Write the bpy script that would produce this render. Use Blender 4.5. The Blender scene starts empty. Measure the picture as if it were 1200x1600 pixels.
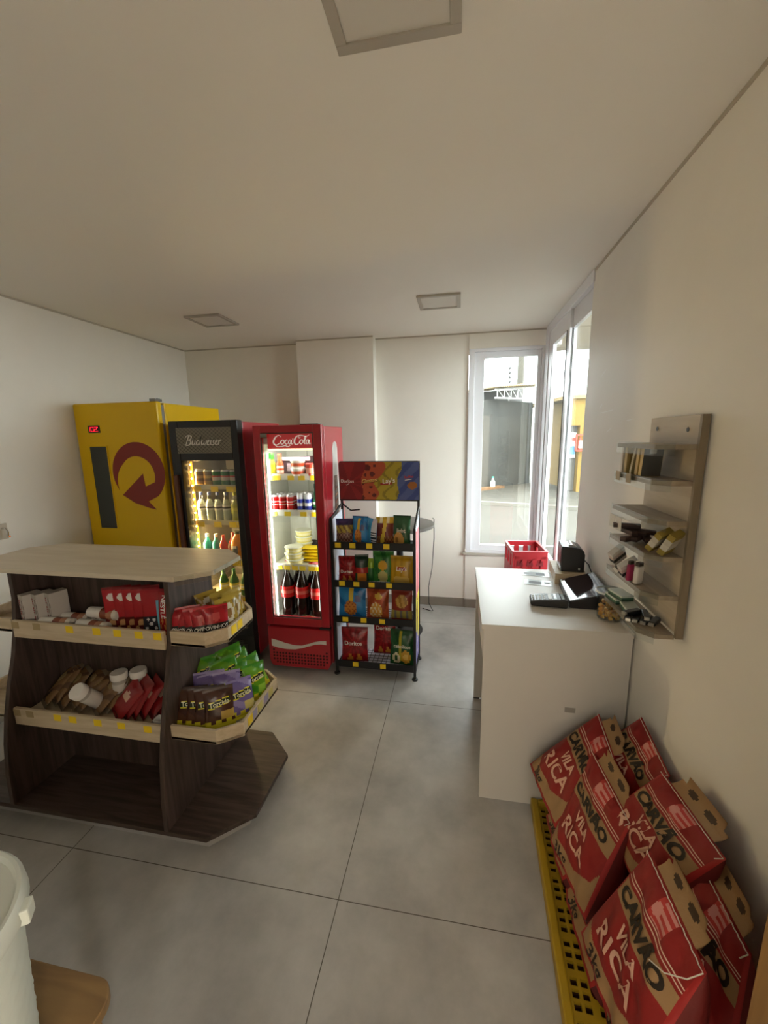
import bpy, bmesh, math, random
from mathutils import Vector, Matrix
SC = bpy.context.scene
COL = SC.collection
PI = math.pi
R = math.radians

# ------------------------------------------------------------------ camera
YAW, PITCH, ROLL, FPX, CAMH = -.1838, -.1848, -.0173, 634.39, 1.7411
_f = Vector((math.sin(YAW)*math.cos(PITCH), math.cos(YAW)*math.cos(PITCH), math.sin(PITCH)))
_r = Vector((math.cos(YAW), -math.sin(YAW), 0))
_u = _r.cross(_f)
_r2 = _r*math.cos(ROLL) + _u*math.sin(ROLL)
_u2 = -_r*math.sin(ROLL) + _u*math.cos(ROLL)
cam_d = bpy.data.cameras.new('camera')
cam_d.sensor_fit = 'VERTICAL'
cam_d.sensor_height = 24
cam_d.lens = FPX/1600*24
cam_d.clip_start = .02
cam = bpy.data.objects.new('camera', cam_d)
COL.objects.link(cam)
m = Matrix((_r2, _u2, -_f)).transposed().to_4x4()
m.translation = Vector((0, 0, CAMH))
cam.matrix_world = m
SC.camera = cam

# ------------------------------------------------------------------ light
SC.view_settings.view_transform = 'Standard'
SC.view_settings.look = 'None'
SC.view_settings.gamma = 1
SC.view_settings.use_curve_mapping = False
SC.view_settings.exposure = 0.66
W = bpy.data.worlds.new('world')
SC.world = W
W.use_nodes = True
bg = W.node_tree.nodes['Background']
bg.inputs[0].default_value = (.95, .98, 1.0, 1)
bg.inputs[1].default_value = 10
sun_d = bpy.data.lights.new('sun', 'SUN')
sun_d.energy = 4.0
sun_d.angle = R(1)
sun_d.color = (1, .93, .8)
sun = bpy.data.objects.new('sun', sun_d)
COL.objects.link(sun)
sun.rotation_euler = (R(30), R(14), 0)
def area(name, loc, size, rot, power, color, portal=False):
    d = bpy.data.lights.new(name, 'AREA')
    d.shape = 'RECTANGLE'
    d.size, d.size_y = size
    d.energy = power
    d.color = color
    if portal:
        d.cycles.is_portal = True
    o = bpy.data.objects.new(name, d)
    COL.objects.link(o)
    o.location = loc
    o.rotation_euler = rot
    return o
XL, XR, YB, ZC, YF = -2.83, .744, 4.02, 2.652, -.42
area('hall_fill_light', (.1, -1.3, 2.33), (1.2, .6), (0, 0, 0), 15, (1, .94, .86))  # added fill light, unseen behind the camera
area('hall_side_fill', (1.58, -1.35, 1.75), (.5, .5), (0, R(90), 0), 31, (1, .95, .88))  # second added fill, aimed at the left side so the bags stay shaded
area('window_portal', (.45, 4.3, 1.54), (.7, 2.0), (R(-90), 0, 0), 1, (1, 1, 1), True)
area('side_window_portal', (1.05, 3.33, 1.6), (1.3, 2.1), (R(90), 0, R(90)), 1, (1, 1, 1), True)

# ------------------------------------------------------------------ helpers
def lin(c):
    if isinstance(c, str):
        c = tuple(int(c[i:i+2], 16)/255 for i in (0, 2, 4))
    return tuple(x/12.92 if x <= .04045 else ((x+.055)/1.055)**2.4 for x in c[:3])
_M = {}
def mat(name, c, rough=.5, metal=0., noise=None, spec=.5, emit=None, bump=None, coat=0.):
    """principled; noise=(scale, amount[, stretch xyz]) mottles the colour; bump=(scale, strength)"""
    if name in _M: return _M[name]
    mt = bpy.data.materials.new(name)
    mt.use_nodes = True
    nt = mt.node_tree
    b = nt.nodes['Principled BSDF']
    L = lin(c)
    b.inputs['Base Color'].default_value = (*L, 1)
    b.inputs['Roughness'].default_value = rough
    b.inputs['Metallic'].default_value = metal
    b.inputs['Specular IOR Level'].default_value = spec
    b.inputs['Coat Weight'].default_value = coat
    if emit:
        b.inputs['Emission Color'].default_value = (*lin(emit[0]), 1)
        b.inputs['Emission Strength'].default_value = emit[1]
    if noise or bump:
        tc = nt.nodes.new('ShaderNodeTexCoord')
        mp = nt.nodes.new('ShaderNodeMapping')
        nt.links.new(tc.outputs['Object'], mp.inputs[0])
        if noise and len(noise) > 2: mp.inputs['Scale'].default_value = noise[2]
    if noise:
        n = nt.nodes.new('ShaderNodeTexNoise')
        n.inputs['Scale'].default_value = noise[0]
        n.inputs['Detail'].default_value = 6
        n.inputs['Roughness'].default_value = .6
        nt.links.new(mp.outputs[0], n.inputs['Vector'])
        r = nt.nodes.new('ShaderNodeValToRGB')
        a = noise[1]
        r.color_ramp.elements[0].position = .3
        r.color_ramp.elements[1].position = .7
        r.color_ramp.elements[0].color = (*[x*(1-a) for x in L], 1)
        r.color_ramp.elements[1].color = (*[min(1, x*(1+a)) for x in L], 1)
        nt.links.new(n.outputs['Fac'], r.inputs[0])
        nt.links.new(r.outputs[0], b.inputs['Base Color'])
    if bump:
        n = nt.nodes.new('ShaderNodeTexNoise')
        n.inputs['Scale'].default_value = bump[0]
        n.inputs['Detail'].default_value = 4
        nt.links.new(tc.outputs['Object'], n.inputs['Vector'])
        bp = nt.nodes.new('ShaderNodeBump')
        bp.inputs['Strength'].default_value = bump[1]
        bp.inputs['Distance'].default_value = .004
        nt.links.new(n.outputs['Fac'], bp.inputs['Height'])
        nt.links.new(bp.outputs[0], b.inputs['Normal'])
    _M[name] = mt
    return mt
def printed(name, rough=.35, bump=None, spec=.5):
    """prints the face colours stored with the mesh (the artwork of a package)"""
    if name in _M: return _M[name]
    mt = mat(name, 'ffffff', rough, spec=spec, bump=bump)
    nt = mt.node_tree
    a = nt.nodes.new('ShaderNodeAttribute')
    a.attribute_name = 'Col'
    nt.links.new(a.outputs['Color'], nt.nodes['Principled BSDF'].inputs['Base Color'])
    return mt
def glass(name, tint=(.96, .98, .97), refl=.06):
    if name in _M: return _M[name]
    mt = bpy.data.materials.new(name)
    mt.use_nodes = True
    nt = mt.node_tree
    nt.nodes.clear()
    out = nt.nodes.new('ShaderNodeOutputMaterial')
    tr = nt.nodes.new('ShaderNodeBsdfTransparent')
    tr.inputs[0].default_value = (*tint, 1)
    gl = nt.nodes.new('ShaderNodeBsdfGlossy')
    gl.inputs['Roughness'].default_value = .02
    lw = nt.nodes.new('ShaderNodeLayerWeight')
    pw = nt.nodes.new('ShaderNodeMath')
    pw.operation = 'POWER'
    pw.inputs[1].default_value = 5
    nt.links.new(lw.outputs['Facing'], pw.inputs[0])
    mr = nt.nodes.new('ShaderNodeMapRange')
    mr.inputs[3].default_value = refl
    mr.inputs[4].default_value = .7
    nt.links.new(pw.outputs[0], mr.inputs[0])
    mx = nt.nodes.new('ShaderNodeMixShader')
    nt.links.new(mr.outputs[0], mx.inputs[0])
    nt.links.new(tr.outputs[0], mx.inputs[1])
    nt.links.new(gl.outputs[0], mx.inputs[2])
    nt.links.new(mx.outputs[0], out.inputs[0])
    _M[name] = mt
    return mt
def wood(name, c1, c2, stretch, rough=.45, scale=9):
    if name in _M: return _M[name]
    mt = mat(name, c1, rough)
    nt = mt.node_tree
    tc = nt.nodes.new('ShaderNodeTexCoord')
    mp = nt.nodes.new('ShaderNodeMapping')
    mp.inputs['Scale'].default_value = stretch
    n = nt.nodes.new('ShaderNodeTexNoise')
    n.inputs['Scale'].default_value = scale
    n.inputs['Detail'].default_value = 8
    n.inputs['Distortion'].default_value = .6
    r = nt.nodes.new('ShaderNodeValToRGB')
    r.color_ramp.elements[0].position = .36
    r.color_ramp.elements[1].position = .64
    r.color_ramp.elements[0].color = (*lin(c1), 1)
    r.color_ramp.elements[1].color = (*lin(c2), 1)
    nt.links.new(tc.outputs['Object'], mp.inputs[0])
    nt.links.new(mp.outputs[0], n.inputs['Vector'])
    nt.links.new(n.outputs['Fac'], r.inputs[0])
    nt.links.new(r.outputs[0], nt.nodes['Principled BSDF'].inputs['Base Color'])
    return mt

_T = {}
def text2d(s, shear=0., bold=.02):
    """triangles of a line of lettering: cap height 1, starts at x=0; returns verts, faces, width"""
    k = (s, shear, bold)
    if k in _T: return _T[k]
    cu = bpy.data.curves.new('t', 'FONT')
    cu.body = s
    cu.resolution_u = 3
    cu.shear = shear
    cu.offset = bold
    o = bpy.data.objects.new('t', cu)
    COL.objects.link(o)
    dg = bpy.context.evaluated_depsgraph_get()
    me = bpy.data.meshes.new_from_object(o.evaluated_get(dg))
    vs = [v.co.copy() for v in me.vertices]
    fs = [tuple(p.vertices) for p in me.polygons]
    bpy.data.objects.remove(o)
    bpy.data.curves.remove(cu)
    bpy.data.meshes.remove(me)
    x0 = min(v.x for v in vs)
    hh = .729
    vs = [((v.x-x0)/hh, v.y/hh) for v in vs]
    _T[k] = (vs, fs, max(v[0] for v in vs))
    return _T[k]

class MB:
    def __init__(s):
        s.v, s.f, s.m, s.c = [], [], [], []
        s.anycol = False
    def add(s, vs, fs, mi=0, col=None):
        o = len(s.v)
        s.v += [tuple(v) for v in vs]
        for i, f in enumerate(fs):
            s.f.append(tuple(o+j for j in f))
            s.m.append(mi)
            c = col[i] if isinstance(col, list) else col
            s.c.append(c or (1, 1, 1))
            if c: s.anycol = True
        return s
    def box(s, x0, x1, y0, y1, z0, z1, mi=0, col=None):
        vs = [(x, y, z) for z in (z0, z1) for y in (y0, y1) for x in (x0, x1)]
        return s.add(vs, [(0, 2, 3, 1), (4, 5, 7, 6), (0, 1, 5, 4), (2, 6, 7, 3), (0, 4, 6, 2), (1, 3, 7, 5)], mi, col)
    def prism(s, poly, axis, a0, a1, mi=0, col=None):
        n = len(poly)
        def P(p, a):
            return {'x': (a, p[0], p[1]), 'y': (p[0], a, p[1]), 'z': (p[0], p[1], a)}[axis]
        vs = [P(p, a0) for p in poly]+[P(p, a1) for p in poly]
        fs = [tuple(range(n))[::-1], tuple(range(n, 2*n))]+[(i, (i+1) % n, n+(i+1) % n, n+i) for i in range(n)]
        return s.add(vs, fs, mi, col)
    def lathe(s, prof, cx=0, cy=0, n=20, mi=0, cols=None, cap=True, axis='z', cz=0):
        vs = []
        for r, z in prof:
            for k in range(n):
                a = 2*PI*k/n
                p = (r*math.cos(a), r*math.sin(a), z)
                if axis == 'x': p = (p[2], p[0], p[1])
                if axis == 'y': p = (p[0], p[2], p[1])
                vs.append((cx+p[0], cy+p[1], cz+p[2]))
        fs, cl = [], []
        for i in range(len(prof)-1):
            for k in range(n):
                fs.append((i*n+k, i*n+(k+1) % n, (i+1)*n+(k+1) % n, (i+1)*n+k))
                cl.append(cols[i] if cols else None)
        if cap:
            fs += [tuple(range(n))[::-1], tuple(range((len(prof)-1)*n, len(prof)*n))]
            cl += [cols[0] if cols else None, cols[-1] if cols else None]
        return s.add(vs, fs, mi, cl)
    def tube(s, path, r, n=8, mi=0, col=None):
        path = [Vector(p) for p in path]
        vs, up = [], Vector((0, 0, 1))
        for i, p in enumerate(path):
            d = (path[min(i+1, len(path)-1)]-path[max(i-1, 0)]).normalized()
            a = d.cross(up)
            if a.length < .05: a = d.cross(Vector((1, 0, 0)))
            a.normalize()
            b = d.cross(a)
            vs += [p+(a*math.cos(2*PI*k/n)+b*math.sin(2*PI*k/n))*r for k in range(n)]
        m_ = len(path)
        fs = [(i*n+k, i*n+(k+1) % n, (i+1)*n+(k+1) % n, (i+1)*n+k) for i in range(m_-1) for k in range(n)]
        fs += [tuple(range(n))[::-1], tuple(range((m_-1)*n, m_*n))]
        return s.add(vs, fs, mi, col)
    def grid(s, fn, nu, nv, mi=0, paint=None, flip=False):
        vs = [fn(i/nu, j/nv) for j in range(nv+1) for i in range(nu+1)]
        fs, cl = [], []
        for j in range(nv):
            for i in range(nu):
                a = j*(nu+1)+i
                f = (a, a+1, a+nu+2, a+nu+1)
                fs.append(f[::-1] if flip else f)
                cl.append(paint((i+.5)/nu, (j+.5)/nv) if paint else None)
        return s.add(vs, fs, mi, cl)
    def text(s, t, fn, mi=0, col=None, shear=0.):
        """fn(x, y) maps lettering coordinates (cap height 1) to a point"""
        vs, fs, w = text2d(t, shear)
        return s.add([fn(x, y) for x, y in vs], fs, mi, col)
    def strokes(s, paths, fn, mi=0, col=None, w=.2, sub=6):
        """brush strokes for script lettering, smooth through their points"""
        for p in paths:
            pts = []
            for i in range(len(p)-1):
                p0, p1, p2, p3 = p[max(i-1, 0)], p[i], p[i+1], p[min(i+2, len(p)-1)]
                for k in range(sub):
                    t = k/sub
                    pts.append(tuple(.5*((2*b)+(-a+c)*t+(2*a-5*b+4*c-d)*t*t+(-a+3*b-3*c+d)*t**3) for a, b, c, d in zip(p0, p1, p2, p3)))
            pts.append(p[-1])
            vs = []
            for i, q in enumerate(pts):
                a, b = pts[max(i-1, 0)], pts[min(i+1, len(pts)-1)]
                dx, dy = b[0]-a[0], b[1]-a[1]
                l = math.hypot(dx, dy) or 1
                ww = (q[2] if len(q) > 2 else w)/2
                vs += [fn(q[0]-dy/l*ww, q[1]+dx/l*ww), fn(q[0]+dy/l*ww, q[1]-dx/l*ww)]
            s.add(vs, [(2*i, 2*i+1, 2*i+3, 2*i+2) for i in range(len(pts)-1)], mi, col)
        return s
    def build(s, name, mats, parent=None, smooth=False, bevel=0, fix=True, loc=None, rot=None):
        me = bpy.data.meshes.new(name)
        me.from_pydata(s.v, [], s.f)
        for mt in (mats if isinstance(mats, (list, tuple)) else [mats]): me.materials.append(mt)
        me.polygons.foreach_set('material_index', s.m)
        if s.anycol:
            at = me.color_attributes.new('Col', 'FLOAT_COLOR', 'CORNER')
            buf = []
            for p, c in zip(me.polygons, s.c): buf += [c[0], c[1], c[2], 1.]*p.loop_total
            at.data.foreach_set('color', buf)
        if fix:
            b = bmesh.new()
            b.from_mesh(me)
            bmesh.ops.recalc_face_normals(b, faces=b.faces)
            b.to_mesh(me)
            b.free()
        if smooth:
            me.polygons.foreach_set('use_smooth', [True]*len(me.polygons))
            me.set_sharp_from_angle(angle=R(40))
        me.update()
        o = bpy.data.objects.new(name, me)
        COL.objects.link(o)
        if parent: o.parent = parent
        if loc: o.location = loc
        if rot: o.rotation_euler = rot
        if bevel:
            md = o.modifiers.new('bevel', 'BEVEL')
            md.width = bevel
            md.segments = 2
            md.limit_method = 'ANGLE'
        return o
def tag(o, label, cat, group=None, kind=None):
    o['label'] = label
    o['category'] = cat
    if group: o['group'] = group
    if kind: o['kind'] = kind
    return o
def thing(name, label, cat, loc=(0, 0, 0), rot=(0, 0, 0), group=None):
    o = bpy.data.objects.new(name, None)
    o.empty_display_size = .05
    COL.objects.link(o)
    o.location = loc
    o.rotation_euler = rot if isinstance(rot, (tuple, list)) else (0, 0, rot)
    return tag(o, label, cat, group)
def struct(o, label=None):
    o['kind'] = 'structure'
    if label: o['label'] = label
    return o
def kids(o): return [x for x in COL.objects if x.parent == o]
def dup(src, loc, rot, label, group=None):
    def cp(o, par):
        c = o.copy()
        COL.objects.link(c)
        if par: c.parent = par
        for k in KID.get(o.name, ()): cp(k, c)
        return c
    c = cp(src, None)
    c.location = loc
    c.rotation_euler = rot if isinstance(rot, (tuple, list)) else (0, 0, rot)
    c['label'] = label
    if group: c['group'] = group
    return c
KID = {}
def remember(o):
    ks = kids(o)
    KID[o.name] = ks
    for k in ks: remember(k)
    return o
class Proto:
    """first placing moves the thing itself, later ones copy it with its parts"""
    def __init__(s, o): s.o, s.used = remember(o), False
    def put(s, loc, rot, label, group=None):
        if s.used: return dup(s.o, loc, rot, label, group)
        s.used = True
        s.o.location = loc
        s.o.rotation_euler = rot if isinstance(rot, (tuple, list)) else (0, 0, rot)
        s.o['label'] = label
        if group: s.o['group'] = group
        return s.o
ORD = ['first', 'second', 'third', 'fourth', 'fifth', 'sixth', 'seventh', 'eighth', 'ninth', 'tenth']
rng = random.Random(7)

WHITE = mat('wall_paint', 'f1ece2', .6, noise=(3, .02))
CEIL = mat('ceiling_paint', 'f1ece3', .7)
ALU = mat('white_aluminium', 'e6e6ea', .35)
BLACKM = mat('black_metal', '1a1a1b', .4, spec=.4)
BLACKP = mat('black_plastic', '202123', .35)
FILM = printed('printed_film', .26, bump=(34, .5))
PAPER = printed('printed_paper', .6)
GLOSS = printed('printed_plastic', .25)
YTAG = mat('yellow_tag', 'f2cf1e', .5)
CLEAR = glass('clear_acrylic', (.93, .95, .95))
PANE = glass('window_glass', (.93, .97, .96))
COOLER = glass('cooler_glass', (.93, .95, .94))

# ================================================================== SETTING
def floor_mat():
    mt = mat('floor_tile', '8f8a80', .38)
    nt = mt.node_tree
    N, Lk = nt.nodes.new, nt.links.new
    tc = N('ShaderNodeTexCoord')
    sp = N('ShaderNodeSeparateXYZ')
    Lk(tc.outputs['Object'], sp.inputs[0])
    def line(o, off):
        a = N('ShaderNodeMath'); a.operation = 'SUBTRACT'; a.inputs[1].default_value = off-12
        Lk(o, a.inputs[0])
        b = N('ShaderNodeMath'); b.operation = 'DIVIDE'; b.inputs[1].default_value = 1.2
        Lk(a.outputs[0], b.inputs[0])
        c = N('ShaderNodeMath'); c.operation = 'PINGPONG'; c.inputs[1].default_value = .5
        Lk(b.outputs[0], c.inputs[0])
        d = N('ShaderNodeMath'); d.operation = 'LESS_THAN'; d.inputs[1].default_value = .0014
        Lk(c.outputs[0], d.inputs[0])
        return d.outputs[0]
    mx = N('ShaderNodeMath'); mx.operation = 'MAXIMUM'
    Lk(line(sp.outputs[0], -.4265), mx.inputs[0])
    Lk(line(sp.outputs[1], 1.1977), mx.inputs[1])
    n = N('ShaderNodeTexNoise'); n.inputs['Scale'].default_value = 2.6; n.inputs['Detail'].default_value = 9; n.inputs['Roughness'].default_value = .62
    Lk(tc.outputs['Object'], n.inputs['Vector'])
    r = N('ShaderNodeValToRGB')
    r.color_ramp.elements[0].position = .3; r.color_ramp.elements[0].color = (*lin('989692'), 1)
    r.color_ramp.elements[1].position = .72; r.color_ramp.elements[1].color = (*lin('c4c2bd'), 1)
    Lk(n.outputs['Fac'], r.inputs[0])
    mc = N('ShaderNodeMix'); mc.data_type = 'RGBA'
    Lk(mx.outputs[0], mc.inputs[0]); Lk(r.outputs[0], mc.inputs[6]); mc.inputs[7].default_value = (*lin('544d43'), 1)
    Lk(mc.outputs[2], nt.nodes['Principled BSDF'].inputs['Base Color'])
    rr = N('ShaderNodeMapRange'); rr.inputs[3].default_value = .3; rr.inputs[4].default_value = .5
    Lk(n.outputs['Fac'], rr.inputs[0]); Lk(rr.outputs[0], nt.nodes['Principled BSDF'].inputs['Roughness'])
    return mt
struct(MB().box(XL, XR+.15, YF, YB+.12, -.1, 0).build('floor', floor_mat()))
struct(MB().box(XL-.1, XR+.15, YF-.1, YB+.15, ZC, ZC+.12).build('ceiling', CEIL))
struct(MB().box(XL-.12, XL, YF-.1, YB+.15, -.1, ZC).build('wall_left', WHITE))
# right wall with the tall window opening from y 2.705 to the back corner
w = MB()
w.box(XR, XR+.13, YF-.1, 2.705, -.1, ZC)
w.box(XR, XR+.13, 2.705, YB+.15, -.1, .575)
for (ya, za), (yb_, zb), t_ in (((2.454, 2.031), (2.382, 2.059), .004), ((2.435, 1.865), (2.399, 1.886), .006), ((2.419, 1.841), (2.232, 1.847), .003), ((2.515, 1.654), (2.446, 1.691), .003), ((2.30, 1.74), (2.237, 1.758), .004), ((2.05, 1.79), (1.976, 1.795), .003)):
    w.add([(XR-.0004, ya, za), (XR-.0004, yb_, zb), (XR-.0004, yb_, zb+t_), (XR-.0004, ya, za+t_)], [(0, 1, 2, 3)], 1)
struct(w.build('wall_right', [WHITE, mat('plaster_scuff', 'fdfcf8', .5)]))
w = MB()
w.box(XL, .075, YB, YB+.12, -.1, ZC)
w.box(.075, XR, YB-.012, YB+.12, -.1, .58)
w.box(.075, XR+.13, YB-.012, YB+.12, 2.51, ZC)
struct(w.build('wall_back', WHITE))
struct(MB().box(-1.55, -.80, 3.89, YB, 0, ZC).build('wall_pillar', WHITE), 'shallow white pillar on the back wall behind the red fridge')
w = MB()
w.box(XL, -.34, YF-.1, YF, -.1, ZC)
w.box(.62, XR, YF-.1, YF, -.1, ZC)
w.box(-.34, .62, YF-.1, YF, 2.1, ZC)
struct(w.build('wall_front', WHITE))
SKIRT = mat('skirting_tile', '8d867a', .45, noise=(4, .12))
struct(MB().box(-.80, .075, YB-.012, YB, 0, .09).box(.075, XR, YB-.024, YB-.012, 0, .09).box(-1.55, -.80, 3.878, 3.89, 0, .09).box(XL, -1.55, YB-.012, YB, 0, .09).build('baseboard_back', SKIRT))
struct(MB().box(XR-.012, XR, 2.58, YB-.012, 0, .09).build('baseboard_right', SKIRT))
struct(MB().box(XL, XL+.012, YF, YB-.012, 0, .09).build('baseboard_left', SKIRT))
GAP = mat('shadow_gap_tone', 'bfb6a6', .7)  # grey strips paint the shadow line of the recessed ceiling joint
struct(MB().box(XR-.004, XR, YF, 2.70, ZC-.014, ZC).build('gap_shade_1', GAP))
struct(MB().box(XL, XL+.004, YF, YB, ZC-.012, ZC).build('gap_shade_2', GAP))
struct(MB().box(XL, -1.55, YB-.004, YB, ZC-.012, ZC).box(-1.55, -.8, 3.886, 3.89, ZC-.012, ZC).box(-.8, XR, YB-.016, YB-.012, ZC-.012, ZC).build('gap_shade_3', GAP))
# back window
def frame(mb, x0, x1, z0, z1, wl, wr, wb, wt, y0, y1):
    mb.box(x0, x0+wl, y0, y1, z0, z1).box(x1-wr, x1, y0, y1, z0, z1)
    mb.box(x0+wl, x1-wr, y0, y1, z0, z0+wb).box(x0+wl, x1-wr, y0, y1, z1-wt, z1)
    return mb
win = struct(thing('window_1', 'tall white framed window in the back wall', 'window', (0, 0, 0)))
frame(MB(), .078, .742, .585, 2.508, .05, .03, .03, .03, YB-.03, YB+.06).build('window_frame', ALU, win, bevel=.003)
frame(MB(), .128, .712, .615, 2.478, .088, .034, .05, .05, YB-.012, YB+.04).build('sash', ALU, win, bevel=.003)
MB().box(.212, .682, YB+.01, YB+.016, .66, 2.432).build('pane', PANE, win)
MB().box(.05, .75, YB-.035, YB-.012, .56, .585).build('window_sill', mat('sill_stone', 'b9b2a6', .4), win, bevel=.003)
del win['category']
win = struct(thing('window_2', 'white sliding window in the right wall by the corner', 'window', (0, 0, 0)))
f = MB()
f.box(.735, .80, 2.69, YB-.03, 2.585, ZC).box(.735, .80, 2.69, YB-.03, .575, .62)
f.box(.735, .80, 3.86, YB-.03, .62, 2.585)
f.build('window_frame', ALU, win, bevel=.003)
def sash(y0, y1, x0, nm):
    g = MB()
    g.box(x0, x0+.03, y0, y0+.07, .62, 2.585).box(x0, x0+.03, y1-.07, y1, .62, 2.585)
    g.box(x0, x0+.03, y0+.07, y1-.07, .62, .72).box(x0, x0+.03, y0+.07, y1-.07, 2.46, 2.585)
    s_ = g.build('sash', ALU, win, bevel=.002)
    MB().box(x0+.012, x0+.017, y0+.07, y1-.07, .72, 2.46).build('pane', PANE, s_)
    MB().box(x0-.004, x0, y0+.066, y0+.072, .72, 2.46).box(x0-.004, x0, y1-.072, y1-.066, .72, 2.46).build('gasket', BLACKP, s_)
sash(2.60, 3.27, .765, 'near')
sash(3.20, 3.80, .745, 'far')
MB().box(.744, .775, 3.80, 3.86, .62, 2.585).build('mullion', ALU, win)
del win['category']
# wooden door leaf swung open along the right wall beside the camera
DOORW = wood('door_wood', '8a6535', 'a87d45', (9, 9, .6), .5, 4)
d = struct(thing('door_1', 'open honey-brown wooden door leaf at the right edge', 'door'))
MB().box(-.018, .018, 0, 1.06, .01, 2.08).build('leaf', DOORW, d, bevel=.002)
hd = MB().tube([(-.018, .985, 1.02), (-.06, .985, 1.02), (-.065, .96, 1.02), (-.065, .86, 1.02)], .009)
hd.lathe([(.026, 0), (.026, .006)], -.024, .985, 16, axis='x', cz=1.02)
hd.build('door_handle', mat('chrome', 'd8d8d8', .15, 1.), d, smooth=True)
d.location, d.rotation_euler = (.600, -.405, 0), (0, 0, R(3.2))
del d['category']

# ceiling light panels (switched off)
LFR = mat('light_frame', 'b3aca0', .5)
LDF = mat('light_diffuser', 'd9d4cb', .6)
def ceiling_light(cx, cy, label):
    t = thing('ceiling_light', label, 'ceiling light', (cx, cy, ZC), 0, 'square ceiling light panels')
    h = .145
    g = MB()
    g.box(-h, h, -h, -h+.026, -.014, 0).box(-h, h, h-.026, h, -.014, 0).box(-h, -h+.026, -h+.026, h-.026, -.014, 0).box(h-.026, h, -h+.026, h-.026, -.014, 0)
    g.build('frame', LFR, t, bevel=.002)
    MB().box(-h+.026, h-.026, -h+.026, h-.026, -.009, -.001).build('diffuser', LDF, t)
ceiling_light(-.155, .98, 'square ceiling light panel nearest the camera at the top edge')
ceiling_light(-1.905, 3.085, 'square ceiling light panel above the yellow cooler')
ceiling_light(-.152, 3.045, 'square ceiling light panel in front of the tall back window')

# ------------------------------------------------------------------ outside the windows
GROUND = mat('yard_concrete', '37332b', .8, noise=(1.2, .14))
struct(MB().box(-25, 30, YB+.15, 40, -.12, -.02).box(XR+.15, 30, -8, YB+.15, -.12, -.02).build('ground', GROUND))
struct(MB().box(-3.2, 4.5, YB+.12, 5.5, 2.72, 2.95).box(XR+.13, 1.9, 1.0, YB+.12, 2.72, 2.95).build('canopy', mat('soffit_paint', 'c9bfae', .7)), 'overhanging soffit outside above the windows')
HALL = mat('hall_paint', 'ddd4c4', .7)
struct(MB().box(-1.6, 1.6, -2.6, YF-.1, 2.35, 2.5).box(-1.6, 1.6, -2.7, -2.6, -.1, 2.5).box(-1.7, -1.6, -2.7, YF-.1, -.1, 2.5).box(1.6, 1.7, -2.7, YF-.1, -.1, 2.5).box(-1.6, 1.6, -2.6, YF-.1, -.1, 0).build('hall_light_block', HALL), 'unseen added hall behind the doorway')  # unseen enclosure added to cut the light from the doorway
o = MB().box(-2, 12, -.06, .06, -.02, .06).build('kerb', mat('kerb_paint', '5f5c54', .7), loc=(.6, 10.55, 0), rot=(0, 0, R(-17)))
struct(o, 'low pale kerb line across the yard outside')
ga = math.atan2(15.5-13.75, 2.66-.8)
yw = thing('yard_wall', 'tall grey plastered yard wall outside the back window', 'wall', (.8, 13.75, 0), ga)
yw['kind'] = 'structure'; del yw['category']
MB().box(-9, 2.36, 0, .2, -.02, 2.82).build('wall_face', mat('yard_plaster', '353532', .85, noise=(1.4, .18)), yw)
sh = thing('carport_roof', 'corrugated shed roof on white lattice truss above the yard wall', 'roof', (.8, 13.75, 0), ga)
g = MB()
for k in range(26):
    x = .05+k*.1
    g.box(x, x+.07, -.55, 1.2, 3.18+k*.009, 3.22+k*.009).box(x+.07, x+.1, -.55, 1.2, 3.165+k*.009, 3.2+k*.009)
g.build('corrugated_sheet', mat('roof_sheet', '857556', .6), sh)
g = MB().tube([(.1, -.3, 2.86), (2.9, -.3, 2.9)], .03, 6).tube([(.1, -.3, 3.12), (2.9, -.3, 3.36)], .03, 6)
for k in range(9):
    x = .2+k*.32
    g.tube([(x, -.3, 2.86), (x, -.3, 3.12+x*.085)], .018, 6).tube([(x, -.3, 3.12+x*.085), (x+.32, -.3, 2.86)], .014, 6)
MB().prism([(.1, 2.8), (2.9, 2.8), (2.9, 3.38), (.1, 3.14)], 'y', .9, .95).build('back_sheet', mat('shed_back', '4a4a4a', .8), sh)
g.build('truss', mat('white_steel', '9a9a96', .5), sh)
p = thing('utility_pole', 'slim concrete utility pole rising beyond the yard wall', 'pole', (2.3, 17.2, 0))
MB().lathe([(.16, -.02), (.10, 8)], n=10).build('pole_shaft', mat('pole_concrete', '3a372f', .8), p)
MB().box(-.8, .8, -.05, .05, 6.6, 6.7).build('crossarm', mat('pole_wood', '463e33', .8), p)
f = thing('fence_post', 'thin electric fence rod with insulators on the yard wall', 'fence rod', (1.62, 14.7, 0))
MB().tube([(0, 0, 2.8), (0, 0, 3.95)], .016, 6).build('rod', mat('galvanised', '8b8b86', .5, .5), f)
for k in range(5): MB().lathe([(.015, 0), (.05, .03), (.05, .07), (.015, .1)], 0, 0, 8, cz=3.25+k*.15).build('insulator', BLACKP, f)
tag(MB().box(-1.2, .92, -.12, .12, 0, .07).build('timber_plank', mat('plank_wood', '5f4429', .8, noise=(6, .2)), loc=(.75, 13.35, -.02), rot=(0, 0, ga)), 'brown timber plank lying at the foot of the yard wall', 'plank')
b = thing('spray_bottle', 'small pale bottle standing on the plank outside', 'bottle', (1.1, 13.68, .05))
MB().lathe([(.07, 0), (.08, .15), (.03, .22), (.03, .28)], n=12).build('body', mat('pale_plastic', 'cfe0d2', .4), b, smooth=True)
MB().lathe([(.035, .28), (.035, .33)], n=10).build('cap', mat('teal_cap', '3f9a7e', .4), b)
YEL = mat('yellow_render', '7a5e1e', .8, noise=(2, .06))
bl = thing('yellow_building', 'yellow rendered building with a doorway across the yard', 'building', (3.15, 13.0, 0), R(8))
g = MB()
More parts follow.
